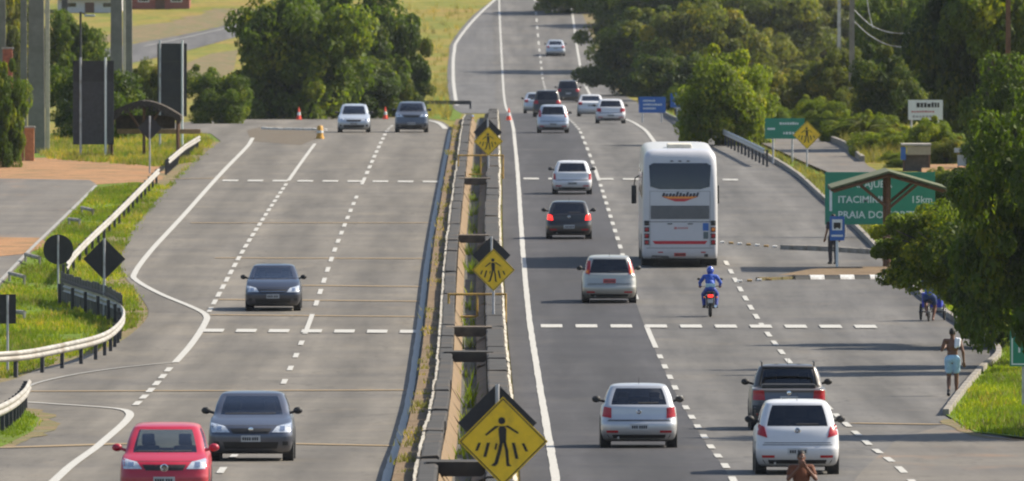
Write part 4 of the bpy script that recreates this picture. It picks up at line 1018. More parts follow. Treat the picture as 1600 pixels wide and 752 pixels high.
words(t, s, zc, 'GUARAJUBA', -66, 17, 11); words(t, s, zc, 'ITACIMIRIM', -66, -7, 11); words(t, s, zc, '15km', 48, -7, 11); words(t, s, zc, 'PRAIA DO FORTE  4', -66, -31, 11.5)
MB().box(-79/s, -75/s, -.027, -.021, zc-20/s, zc+14/s).build('arrow_shaft', SWHITE, t)
t, s, zc = panel_sign(1226, 201, 258, 62, 32, GREEN, 'small green board half behind the yellow diamond', (-18, 12), 2)
marks(t, s, zc, -8, 6, 8, 3, 4, 1); marks(t, s, zc, -2, -9, 4, 3, 4, 1.5); MB().box(-27/s, -15/s, -.027, -.021, zc-2/s, zc+1/s).build('arrow_shaft', SWHITE, t)
t, s, zc = panel_sign(1019, 164, 192, 42, 25, BLUE, 'wide blue sign with white lines at the guardrail start', (-15, 15), 0)
for k, n in ((5, 6), (-1, 8), (-7, 6)): marks(t, s, zc, -14, k, n, 2.6, 3, 1)
t, s, zc = panel_sign(1058, 157, 190, 21, 22, BLUE, 'small square blue sign with white symbol at the guardrail start', (0,), 0)
MB().box(-5/s, 5/s, -.027, -.021, zc+2/s, zc+7/s).build('symbol', SWHITE, t); MB().box(-4/s, 4/s, -.027, -.021, zc-6/s, zc-2/s).build('symbol', SWHITE, t)
t, s, zc = panel_sign(1308, 357, 424, 23, 38, BLUE, 'blue bus stop sign on a white post behind the striped kerb', (), 0, 'bus_stop_sign')
post(t, 0, .06, -.1, zc+.3, .05, SWHITE); MB().box(-8/s, 8/s, -.027, -.021, zc-3/s, zc+14/s).build('symbol_field', SWHITE, t)
MB().box(-5.5/s, 5.5/s, -.031, -.0275, zc+1/s, zc+9/s, .02).build('bus_symbol', SBLK, t); MB().box(-9/s, 9/s, -.027, -.021, zc-13/s, zc-10/s).build('stripe', SWHITE, t)
for sx in (-3.6, 3.6): MB().lathe([(1.5/s, -.031), (1.5/s, -.0275)], 'y', 10, (sx/s, 0, zc+.4/s)).build('wheel_symbol', SBLK, t)
t, s, zc = panel_sign(1610, 545, 640, 64, 55, GREEN, 'green board edge with pale border rising from the near grass', (-10, 20))
marks(t, s, zc, -19, -6, 1, 3, 9, 1)
t, s, zc = panel_sign(1446, 172, 246, 54, 31, SWHITE, 'white board with dark lettering under the dark trees', (-22, 20), 0, 'billboard')
marks(t, s, zc, -14, 4, 7, 4.2, 8, 1.2, SBLK); marks(t, s, zc, -22, -4, 9, 3, 3, 1, mat('board_red_print', (.4, .12, .12), .6)); marks(t, s, zc, -20, -12, 8, 3.4, 4, 1.5, mat('board_grey_print', (.3, .3, .32), .6))
t, s, zc = panel_sign(1223, 143, 172, 14, 18, SWHITE, 'tiny pale sign among the shrubs up the side lane', (0,), 0)

# ochre frames and small things of the median
def frame(py, x0, x1, top, label):
    g = G((x0+x1)/2, py); s = S(g.y); w_ = (x1-x0)/s/2; h = (py-top)/s
    t = thing('pipe_railing', label, 'railing', (g.x, g.y, g.z))
    for z in (h, h*.22): MB().tube([(-w_, 0, z), (w_, 0, z)], .035, 8).build('rail', YRAIL, t)
    for x in (-w_, 0, w_): MB().tube([(x, 0, -.1), (x, 0, h+.03)], .035, 8).build('upright', YRAIL, t)
frame(505, 701, 790, 460, 'ochre pipe railing set across the median below the middle sign')
frame(281, 716, 786, 243, 'ochre pipe railing across the median below the far sign')

def cone(px, py, label):
    t = thing('traffic_cone', label, 'traffic cone', G(px, py, .035), 0, 'orange traffic cones')
    MB().box(-.2, .2, -.2, .2, 0, .04, .01).build('base', ORANGE, t); MB().lathe([(.15, .04), (.03, .72), (.022, .74)], 'z', 14).build('cone_body', ORANGE, t, smooth=50)
    MB().lathe([(.113, .26), (.076, .46)], 'z', 14).build('white_band', SWHITE, t, smooth=50)
cone(467, 188, 'orange cone standing alone before the dark tree clump'); cone(602, 187, 'orange cone between the silver estate and blue-grey off-roader'); cone(795, 189, 'orange cone on the median end beside the outbound lanes')
t = thing('traffic_barrel', 'yellow and white channelising post at the island tip', 'bollard', G(500, 218, .03))
MB().lathe([(.22, 0), (.20, .12), (.17, .13), (.15, .62), (.10, .68)], 'z', 16).build('body', mat('ochre_plastic', (.55, .30, .05), .6), t, smooth=40); MB().lathe([(.172, .3), (.163, .42)], 'z', 16).build('band', SWHITE, t)
t = thing('traffic_barrel', 'orange and blue drum at the median nose', 'bollard', G(735, 196, .03))
MB().lathe([(.2, 0), (.2, .5), (.15, .55)], 'z', 14).build('body', BLUE, t, smooth=40); MB().lathe([(.205, .32), (.205, .45)], 'z', 14).build('band', YRAIL, t)
g = G(1540, 508); t = thing('marker_post', 'short white marker post in the bright grass', 'post', (g.x, g.y, g.z+.24)); MB().lathe([(.07, -.2), (.07, .62), (.045, .68)], 'z', 10).build('post', SWHITE, t, smooth=40); MB().lathe([(.074, .46), (.074, .54)], 'z', 10).build('band', SBLK, t)

# ------------------------------------------------------------------ bus shelter (timber, gable roof)
def shelter_right():
    g = G(1388, 424); s = S(g.y); t = thing('bus_shelter', 'timber bus shelter with shallow gable roof before the green board', 'bus shelter', (g.x, g.y, g.z + .15))
    hp, he, w_ = (424-277)/s, (424-303)/s, 90/s
    MB().tube([(0, 0, -.1), (0, 0, hp-.05)], .085, 10).build('post', WOOD, t, smooth=60); MB().tube([(0, 4.5, -.1), (0, 4.5, hp-.05)], .085, 10).build('post', WOOD, t, smooth=60)
    rf = mat('mossy_roof', (.085, .10, .05), .95, var=.4, scale=4, bmp=.4)
    for sx in (-1, 1):
        MB().prism([(0, hp+.07), (sx*w_, he+.07), (sx*w_, he), (0, hp)], -.7, 5.2).build('roof_slope', rf, t)
        for y in (-.1, 4.4): MB().tube([(0, y, hp-.08), (sx*w_*.96, y, he-.06)], .06, 8).build('rafter', WOOD, t)
        for y in (0, 4.5): MB().tube([(0, y, hp*.62), (sx*w_*.52, y, (hp+he)/2-.08)], .05, 8).build('brace', WOOD, t)
        for y in np.linspace(-.6, 5.1, 5): MB().tube([(sx*w_*.2, y-.02, hp-.1-(hp-he)*.2), (sx*w_, y-.02, he-.04)], .03, 6).build('batten', WOOD, t)
shelter_right()
def shelter_left():
    g = G(226, 246); s = S(g.y); t = thing('thatched_shelter', 'dark thatched shelter with drooping eaves behind the left guardrail', 'shelter', g)
    hp, he, w_ = (246-157)/s, (246-181)/s, 58/s; n = 10; pts = []
    for k in range(-n, n+1):
        a = abs(k)/n; pts.append((k/n*w_, hp - (hp-he)*(a**1.7)))
    top = pts; bot = [(x, z-.16 - .05*random.random()) for x, z in pts][::-1]
    MB().prism(top + bot, -1.6, 1.6).build('thatch_roof', THATCH, t, smooth=30)
    mb = MB()
    for k in range(260):
        x = random.uniform(-w_, w_); a = abs(x)/w_; z = hp - (hp-he)*a**1.7; mb.tube([(x, -1.62, z+.02), (x + random.uniform(-.08, .08), -1.68, z - random.uniform(.2, .42))], .018, 4)
    mb.build('thatch_fringe', THATCH, t)
    tan = mat('tan_timber', (.34, .22, .11), .85, var=.3)
    MB().tube([(-w_*.98, -1.2, -.1), (-w_*.80, -1.2, he)], .06, 8).build('post', tan, t); MB().tube([(w_*.9, -1.2, -.1), (w_*.9, -1.2, he)], .07, 8).build('post', WOOD, t)
    MB().tube([(-w_*.9, 1.2, -.1), (-w_*.9, 1.2, he)], .07, 8).build('post', WOOD, t); MB().tube([(w_*.9, 1.2, -.1), (w_*.9, 1.2, he)], .07, 8).build('post', WOOD, t)
    MB().tube([(0, -1.2, -.1), (0, -1.2, hp-.1)], .07, 8).build('post', WOOD, t)
    for sx in (-1, 1): MB().tube([(0, -1.2, he*.55), (sx*w_*.5, -1.2, hp*.90)], .05, 8).build('brace', WOOD, t)
    MB().box(-w_*.75, w_*1.5, .6, .8, 1.1, 1.32).build('bench_rail', tan, t)
    MB().box(-w_*.8, w_*.8, 1.4, 1.5, 1.32, he, 0).build('back_board', THATCH, t)
shelter_left()

# ------------------------------------------------------------------ poles, cables, far buildings
PCONC = mat('pole_concrete', (.19, .175, .155), .9, var=.2, scale=2, bmp=.2, dirt=(.13, .12, .10))
def pole(px, bpy, wpx, label, h=14, m=PCONC, strip=None, cat='utility pole', arms=True, band=None):
    g = G(px, bpy); s = S(g.y); r = wpx/s/2; t = thing('utility_pole', label, cat, g)
    mb = MB(); v = []
    for z, k in ((-.3, 1.0), (h, .72)):
        v += [(-r*k, -r*k*.8, z), (r*k, -r*k*.8, z), (r*k, r*k*.8, z), (-r*k, r*k*.8, z)]
    mb.add(v, [(0, 1, 5, 4), (1, 2, 6, 5), (2, 3, 7, 6), (3, 0, 4, 7), (4, 5, 6, 7), (3, 2, 1, 0)]); mb.build('shaft', m, t)
    if strip: MB().box(r*1.02, r*1.02 + strip/s, -.08, .08, -.3, h*.98).build('conduit', mat('pale_conduit', (.5, .46, .36), .8), t)
    if band: MB().box(-r*1.04, r*1.04, -r*.9, r*.9, (bpy-band[0])/s, (bpy-band[1])/s).build('white_band', SWHITE, t)
    if arms:
        for z in (h-.4, h-1.3): MB().box(-1.1, 1.1, -r-.1, -r-.02, z-.06, z+.06).build('crossarm', WOOD, t)
        for z in (h-.4, h-1.3):
            for x in (-.95, -.4, .4, .95): MB().lathe([(.05, 0), (.07, .05), (.05, .1), (.06, .15)], 'z', 8, (x, -r-.06, z+.06)).build('insulator', KERB_W, t)
    return t
pole(57, 240, 27, 'stout concrete pole with pale conduit down its side behind the dirt track', 15, strip=7)
pole(182, 216, 20, 'tall concrete pole behind the wide dark billboard', 15, strip=4)
pole(200, 212, 15, 'thinner concrete pole close beside another concrete pole', 15)
pole(37, 228, 11, 'slim grey pole left of the stout concrete pole', 14)
pole(4, 236, 11, 'grey concrete pole beside the red brick gate pillars', 14)
pole(101, 168, 11, 'dark pole with a white painted foot', 16, POST_D, band=(168, 120))
pole(1331, 196, 9, 'pale utility pole among the hillside trees', 17)
pole(1311, 150, 6, 'thin pale pole just left of the pale utility pole', 12, POLE_G)
pole(1575, 290, 9, 'brown wooden pole in front of the dark trees', 13, WOOD)
g = G(126, 210); t = thing('street_lamp', 'thin dark street lamp pole above the wide billboard', 'street lamp', g)
s = S(g.y); MB().tube([(0, 0, -.3), (0, 0, 195/s*.98)], .06, 8).build('pole', POST_D, t); MB().tube([(0, 0, 195/s*.98), (.35, 0, 6.2)], .04, 6).build('arm', POST_D, t); MB().box(.2, .75, -.12, .12, 6.12, 6.24, .04).build('lamp_head', POLE_G, t)
def cable(y, z0, z1, label, r=.028):
    pts = []
    for k in range(25):
        u = k/24; x = -38 + 76*u; pts.append((x, y + 2*u, zg(y) + z0 + (z1-z0)*u - 1.2*4*u*(1-u)))
    MB().tube(pts, r, 6).build('overhead_cable', SBLK, label=label, cat='cable', group='cables over the road')
cable(G(900, 250).y + 6, 9.6, 9.4, 'thin black cable strung across the road from the thatched shelter side'); cable(G(900, 264).y + 6, 9.8, 9.6, 'thin black cable strung high across the road'); cable(G(900, 610).y + 7, 12.6, 12.4, 'thin black cable crossing the road nearest the high kerb', .022)
def wire(pts, Y, label):
    MB().tube([AT(x, y, Y) for x, y in curve(pts, 6)], .022, 5).build('service_wire', POLE_G, label=label, cat='cable', group='wires at the pale pole')
Yw = G(1331, 196).y
wire([(1331, 12), (1362, 40), (1400, 52), (1450, 46), (1520, 20), (1580, -15)], Yw, 'pale wire sagging from the pale pole, upper of two')
wire([(1331, 30), (1360, 56), (1395, 72), (1440, 70), (1520, 50), (1600, 14)], Yw, 'pale wire sagging from the pale pole, lower of two')
wire([(1352, -20), (1358, 20), (1364, 44)], Yw + 1, 'short pale drop wire beside the pale pole')
for px, lab in ((12, 'red brick gate pillar next to the grey pole'), (30, 'red brick gate pillar at the dirt track'), (46, 'low orange gate pillar against the stout pole')):
    g = G(px, 252); s = S(g.y); t = thing('gate_pillar', lab, 'pillar', g); h = {12: 175, 30: 62, 46: 52}[px]/s
    MB().box(-.22, .22, -.22, .22, -.2, h).build('shaft', BRICK if px != 46 else mat('orange_render', (.42, .17, .07), .9, var=.25), t); MB().box(-.27, .27, -.27, .27, h, h+.08).build('cap', CONC, t)
def house(px, bpy, wpx, hpx, label, wall, roofm, door=True):
    g = G(px, bpy); s = S(g.y); w_, h_ = wpx/s, hpx/s; t = thing('house', label, 'house', g)
    MB().box(-w_/2, w_/2, 0, 6, -.5, h_).build('wall', wall, t)
    for a, b in ((0, 3.2), (3.2, 6.4)):
        pass
    MB().prism([(-.6, h_-.05), (3, h_+1.4), (6.6, h_-.05), (6.6, h_+.12), (3, h_+1.6), (-.6, h_+.12)], -w_/2-.4, w_/2+.4, 'yz').build('roof', roofm, t)
    for k in (-.28, .28):
        f = MB().box(k*w_-.55, k*w_+.55, -.05, .02, h_*.35, h_*.75).build('window', SWHITE, t); MB().box(k*w_-.45, k*w_+.45, -.07, -.052, h_*.40, h_*.70).build('pane', GT_DARK, f)
    if door: MB().box(-.45, .45, -.04, .02, -.1, h_*.72).build('door', WOOD, t)
TILE = mat('red_tile', (.28, .09, .06), .9, var=.3, scale=3)
house(250, 14, 92, 30, 'low red walled house at the top of the hill', mat('brick_wall', (.26, .085, .06), .9, var=.3), TILE)
house(140, 20, 100, 22, 'pale low house beside the hill road', mat('pale_wall', (.55, .55, .56), .9, var=.12), TILE)
# kiosk and stall boards by the right dirt patch
g = G(1432, 268); s = S(g.y); t = thing('kiosk', 'small roadside kiosk with cream sign board and blue panel', 'kiosk', (g.x, g.y, g.z+.12))
cr = mat('cream_board', (.36, .32, .22), .8, var=.12)
MB().box(-20/s, 20/s, 0, 1.8, -.1, 22/s).build('wall', mat('kiosk_wall', (.10, .085, .07), .9, var=.3), t); MB().box(-23/s, 23/s, -.4, 2.0, 36/s, 39/s).build('roof', CONC, t)
MB().box(-15/s, 22/s, -.35, -.3, 22/s, 35/s).build('sign_board', cr, t); MB().box(-25/s, -17/s, -.3, -.2, 14/s, 34/s).build('blue_panel', BLUE, t)
for x in (-20, 20): MB().tube([(x/s, -.25, -.1), (x/s, -.25, 36/s)], .04, 6).build('post', WOOD, t)
g = G(1509, 268); s = S(g.y); t = thing('stall_board', 'white stall board leaning by the dirt patch under the trees', 'board', (g.x, g.y, g.z+.16))
MB().box(-13/s, 11/s, -.03, .03, 3/s, 20/s).build('panel', SWHITE, t); MB().box(-18/s, 2/s, -.06, -.035, 24/s, 31/s).build('upper_panel', SWHITE, t)
for x in (-12, 9): MB().tube([(x/s, .05, -.1), (x/s, .05, 28/s)], .03, 6).build('post', WOOD, t)

# ------------------------------------------------------------------ trees, shrubs, grass
def rand_unit(n, r): 
    v = r.normal(size=(n, 3)); return v / np.linalg.norm(v, axis=1)[:, None]
def crown_mesh(name, seed, rz=1.0, n_clump=130, per=230, leaf=.24, R_=4.0, lobes=6, m=None, droop=0.0):
    r = np.random.default_rng(seed)
    # lobes give the uneven outline, clumps sit on the lobes, leaves on the clumps
    lc = rand_unit(lobes, r) * (R_*.46) * np.array([1, 1, .8*rz]); lr = R_*r.uniform(.46, .66, lobes)
    lc = np.vstack([lc, [[0, 0, 0]]]); lr = np.append(lr, R_*.62)
    ci = r.integers(0, lobes+1, n_clump); d = rand_unit(n_clump, r); d[:, 2] = np.where(d[:, 2] < -.45, -d[:, 2]*.6, d[:, 2])
    cc = lc[ci] + d*lr[ci][:, None]*r.uniform(.62, 1.12, n_clump)[:, None]*np.array([1, 1, rz]); cr = R_*r.uniform(.08, .23, n_clump)
    L = n_clump*per; k = np.repeat(np.arange(n_clump), per)
    du = rand_unit(L, r); rad = r.uniform(.35, 1, L)**.5
    P = cc[k] + du*(cr[k]*rad)[:, None]*np.array([1.15, 1.15, .8])
    nrm = du*.75 + rand_unit(L, r)*.75 + np.array([0, 0, .35]); nrm /= np.linalg.norm(nrm, axis=1)[:, None]
    a = np.cross(nrm, rand_unit(L, r)); a /= np.linalg.norm(a, axis=1)[:, None]; b = np.cross(nrm, a)
    sz = leaf*r.uniform(.6, 1.25, L); a *= (sz*.5)[:, None]; b *= (sz*.30)[:, None]; bend = nrm*(sz*.10)[:, None]
    V = np.stack([P - a, P - b + bend, P + a, P + b + bend], 1).reshape(-1, 3)
    me = bpy.data.meshes.new(name); me.vertices.add(len(V)); me.vertices.foreach_set('co', V.astype(np.float32).ravel())
    me.loops.add(4*L); me.loops.foreach_set('vertex_index', np.arange(4*L, dtype=np.int32)); me.polygons.add(L); me.polygons.foreach_set('loop_start', np.arange(0, 4*L, 4, dtype=np.int32))
    me.update(calc_edges=True)
    tint = np.clip(r.normal(.42, .18, L) + r.normal(0, .24, n_clump)[k], 0, 1)
    at = me.attributes.new('tint', 'FLOAT', 'FACE'); at.data.foreach_set('value', tint.astype(np.float32))
    me.materials.append(m); return me, cc
CROWN = {}
for i, (seed, rz, lobes, leaf) in enumerate(((11, .95, 6, .25), (23, 1.05, 8, .23), (37, .85, 7, .25), (51, 1.25, 9, .24), (64, .8, 5, .22))):
    me, cc = crown_mesh('crown', seed, rz, 170, 300, leaf, lobes=lobes, m=LEAF[1])
    co = np.empty(len(me.vertices)*3, np.float32); me.vertices.foreach_get('co', co); co = co.reshape(-1, 3)
    lo, hi = np.percentile(co, 1.5, axis=0), np.percentile(co, 98.5, axis=0)
    CROWN[i] = (me, cc, (hi[0]-lo[0] + hi[1]-lo[1])/4, (hi[2]-lo[2])/2, (hi[2]+lo[2])/2)
def tree(label, px, bpy, x0, x1, ytop, ybot, var, mi, name='tree', group=None, cat='tree', pos=None, yaw=None, s=None, lift=0.0):
    """base pixel; crown box in photo pixels at the base's distance"""
    g = G(px, bpy) if pos is None else Vector(pos); s = s or S(g.y)
    t = thing(name, label, cat, g, 0, group)
    R_ = (x1-x0)/2/s; hz = (ybot-ytop)/2/s; cz = (bpy - (ytop+ybot)/2)/s + lift; cx = ((x0+x1)/2 - px)/s
    me, cc, mr, mz, mc = CROWN[var]
    c = link('crown', me, t); k = R_/mr; kz = hz/mz
    c.material_slots[0].link = 'OBJECT'; c.material_slots[0].material = LEAF[mi]
    c.location = (cx, 0, cz - mc*kz); c.scale = (k, k, kz); c.rotation_euler.z = random.uniform(0, 6.28) if yaw is None else yaw
    tb = MB(); h = max(cz, .5); rr = max(.07, .028*(cz + hz)); q = random.Random(px)
    ax, ay = cx*.75, q.uniform(-.2, .2)
    tb.tube([(0, 0, -.3), (0, 0, 0), (ax*.25, ay*.3, h*.35), (ax*.7, ay, h*.75), (cx, ay, h)], [rr*1.35, rr*1.15, rr*.9, rr*.75, rr*.5], 9)
    for _ in range(8):
        e = Vector(cc[q.randrange(len(cc))]); e = Vector((cx + e.x*k*.8, e.y*k*.8, cz + e.z*c.scale.z*.7)); s0 = Vector((ax*.7, ay, h*.75)).lerp(Vector((cx, ay, h)), q.random())
        tb.tube([s0, s0.lerp(e, .5) + Vector((0, 0, .15)), e], [rr*.45, rr*.28, rr*.1], 6)
    tb.build('trunk', BARK, t, smooth=60)
    return t
gl_ = 'trees of the dark clump beside the oncoming lanes'
tree('broad dark tree forming the left half of the big clump', 446, 187, 354, 548, -12, 186, 0, 1, group=gl_)
tree('tall dark tree in the middle of the big clump', 535, 183, 440, 640, -40, 178, 1, 1, group=gl_)
tree('rounded dark tree of the clump facing the hill verge', 600, 183, 536, 664, 38, 186, 2, 0, group=gl_)
tree('low dark tree hugging the ground in front of the clump', 500, 186, 408, 588, 95, 185, 2, 0, group=gl_)
tree('small dark shrub tree left of the big clump by the cone', 338, 194, 298, 384, 116, 193, 4, 1, group=gl_)
gr_ = 'roadside trees on the far right slope'
tree('large tree leaning over the far outbound lane', 996, 112, 892, 1052, -70, 60, 1, 1, group=gr_)
tree('bushy dark tree at the road edge above the tree shadow', 1012, 150, 918, 1078, 26, 150, 0, 0, group=gr_)
tree('grey-green tree between the leaning tree and the bright bush', 1085, 158, 1012, 1162, 20, 150, 2, 3, group=gr_)
tree('tall green tree behind the bright round bush', 1110, 112, 1030, 1200, -66, 92, 3, 1, group=gr_)
tree('mixed green tree behind the small green board', 1190, 120, 1118, 1270, -20, 108, 0, 3, group=gr_)
tree('dark low tree behind the blue signs', 1052, 176, 992, 1112, 92, 174, 2, 0, group=gr_)
tree('bright yellow-green round bush behind the guardrail', 1143, 228, 1074, 1214, 96, 227, 4, 2, 'bush', cat='bush')
gb_ = 'mixed trees along the side lane'
tree('olive tree up the hill near the round lamp', 1255, 92, 1190, 1325, -10, 84, 2, 3, group=gb_)
tree('dark round shrub behind the tiny pale sign', 1248, 158, 1216, 1290, 116, 158, 4, 1, 'shrub', cat='shrub', group=gb_)
tree('pale olive thin tree beside the pale utility pole', 1300, 190, 1262, 1346, 84, 184, 3, 3, group=gb_)
tree('dark spreading tree right of the pale utility pole', 1400, 182, 1338, 1470, -30, 150, 1, 1, group=gb_)
tree('dark tree with hollow crown above the palm', 1375, 208, 1338, 1440, 84, 196, 0, 0, group=gb_)
tree('small olive tree at the bend of the side lane', 1210, 190, 1170, 1262, 118, 188, 2, 3, group=gb_)
tree('yellow flowering low bush by the side lane', 1318, 226, 1288, 1352, 188, 226, 4, 2, 'bush', cat='bush')
tree('light green low bush before the kiosk', 1378, 250, 1334, 1424, 206, 250, 4, 2, 'bush', cat='bush')
tree('pale bush under the white board', 1452, 252, 1420, 1492, 192, 250, 4, 2, 'bush', cat='bush')
gw_ = 'wooded slope behind the side lane'
for px, bp, w_, h_, var, mi in ((900, 20, 110, 90, 0, 1), (1000, 40, 130, 110, 2, 1), (1085, 60, 130, 120, 1, 3), (1150, 30, 120, 60, 0, 3), (1215, 70, 90, 60, 2, 3), (1180, 128, 100, 70, 4, 3), (1290, 108, 100, 56, 0, 3),
        (1375, 92, 110, 110, 3, 1), (1440, 60, 130, 120, 1, 0), (1520, 80, 160, 140, 0, 1), (1590, 110, 150, 150, 2, 0), (1440, 140, 120, 120, 1, 0), (1270, 146, 90, 46, 2, 3), (1110, 148, 120, 80, 1, 1), (1330, 165, 80, 50, 4, 2), (1240, 182, 70, 34, 4, 2), (1400, 196, 90, 60, 0, 1)):
    tree(('dark leafy tree', 'mid green leafy tree', 'bright yellow-green low tree', 'olive leafy tree')[mi] + ' of the dense wooded slope above the side lane', px, bp, px-w_/2, px+w_/2, bp-h_, bp-2, var, mi, group=gw_)
gu_ = 'undergrowth along the side lane'
for px, bp, w_, h_, mi in ((1205, 200, 60, 34, 2), (1262, 196, 70, 24, 2), (1300, 208, 60, 22, 2), (1345, 214, 60, 30, 3), (1402, 232, 60, 32, 3), (1415, 262, 60, 22, 2), (1480, 256, 60, 36, 3), (1545, 268, 90, 50, 0), (1010, 152, 60, 26, 0), (1080, 178, 60, 40, 1), (985, 128, 40, 30, 1), (1590, 420, 140, 90, 0), (1500, 330, 110, 60, 1), (1545, 350, 120, 80, 0), (1480, 296, 60, 30, 2), (1288, 206, 70, 48, 2), (1330, 200, 60, 60, 3), (1368, 226, 64, 46, 2), (1225, 168, 60, 36, 3), (1300, 150, 70, 50, 3), (1175, 150, 60, 40, 1)):
    tree(('dark low shrub', 'mid green low shrub', 'bright yellow-green low shrub', 'olive low shrub')[mi] + ' in the undergrowth beside the side lane', px, bp, px-w_/2, px+w_/2, bp-h_, bp+1, 4, mi, 'shrub', cat='shrub', group=gu_)
gt_ = 'shrubs at the foot of the dark clump'
for px, bp, w_, h_ in ((450, 187, 90, 50), (560, 183, 90, 56), (630, 181, 66, 64), (590, 181, 100, 120), (480, 182, 120, 150)):
    tree('dark leafy shrub at the foot of the big tree clump', px, bp, px-w_/2, px+w_/2, bp-h_, bp+1, 4, 0, 'shrub', cat='shrub', group=gt_)
gd_ = 'dark trees at the right of the side lane'
tree('huge dark tree towering over the white board', 1540, 238, 1452, 1660, -70, 232, 3, 0, group=gd_)
tree('second dark tree pressed against the white board', 1500, 234, 1440, 1570, 40, 226, 0, 0, group=gd_)
tree('dark tree beside the brown wooden pole', 1610, 330, 1515, 1720, 90, 310, 1, 1, group=gd_)
tree('light leaved tree high above the white board', 1545, 240, 1470, 1640, -60, 110, 2, 1, group=gd_)
gf_ = 'near trees over the bright grass'
tree('near dark tree with sunlit crown overhanging the shirtless walker', 1605, 575, 1492, 1752, 190, 508, 1, 1, group=gf_, lift=.1)
tree('low near branching tree hiding the tricycle rider head', 1560, 540, 1374, 1540, 334, 450, 2, 2, group=gf_)
tree('dense low near tree filling the shade behind the white marker post', 1590, 545, 1494, 1700, 330, 508, 0, 0, group=gf_)
gs_ = 'roadside trees right of the bright grass'
def shade_tree(label, X, Y, R_, h, var): 
    g = (X, Y, zg(Y)); s = S(Y); tree(label, 0, 0, -R_*s, R_*s, -(h+R_)*s, -(h-R_)*s, var, 1, pos=g, group=gs_)
shade_tree('roadside tree beyond the bright grass', 15.8, 347, 3.3, 5.4, 0)
shade_tree('slender roadside tree beyond the green board edge', 15.4, 414, 1.9, 5.6, 2)
gx_ = 'shrubs at the left dirt track'
tree('leafy shrub leaning in beside the brick gate pillar', 8, 262, -34, 36, 112, 256, 0, 1, 'shrub', cat='shrub', group=gx_)
tree('bright weedy shrub behind the wide billboard', 150, 220, 88, 212, 110, 224, 4, 1, 'shrub', cat='shrub', group=gx_)
tree('tall green hedge tree behind the poles', 120, 190, 70, 170, 30, 180, 3, 1, group=gx_)
tree('green tree in the upper left corner behind the slim pole', 30, 175, -40, 60, -30, 150, 0, 3, group=gx_)
tree('shrubby olive tree between billboards', 225, 205, 185, 262, 108, 200, 2, 3, 'shrub', cat='shrub', group=gx_)
tree('small bush on the dry hill verge', 820, -40, 780, 860, -90, -40, 4, 1, 'shrub', cat='shrub')

# small palm by the side lane
g = G(1352, 232); s = S(g.y); t = thing('palm', 'small palm with arching fronds beside the yellow bush', 'palm', g)
MB().tube([(0, 0, -.2), (.02, 0, .3), (.0, 0, .9)], [.16, .14, .12], 10).build('trunk', BARK, t, smooth=60)
for k in range(13):
    a = 2*math.pi*k/13 + .3; mb = MB(); L_ = random.uniform(1.5, 2.1); el = random.uniform(.5, 1.35); pts = []
    for q in range(9):
        u = q/8; rr = L_*u*math.cos(el)*(1 + .15*u); z = .9 + L_*u*math.sin(el) - 1.1*u*u*L_*.6; pts.append(Vector((rr*math.cos(a), rr*math.sin(a), z)))
    mb.tube(pts, [.03*(1-u/9) + .006 for u in range(9)], 5); side = Vector((-math.sin(a), math.cos(a), 0))
    for q in range(1, 9):
        for sg in (-1, 1):
            for j in (0, .5):
                p = pts[q-1].lerp(pts[q], j); w_ = .36*math.sin(math.pi*min(.97, (q-1+j)/8 + .12)); e = p + side*sg*w_ + (pts[q]-pts[q-1])*.9 + Vector((0, 0, -.12)); d = (pts[q]-pts[q-1]).normalized()*.035
                o = len(mb.v); mb.add([p - d, p + d, e], [(0, 1, 2)])
    mb.build('frond', LEAF[3] if k % 3 else LEAF[2], t)

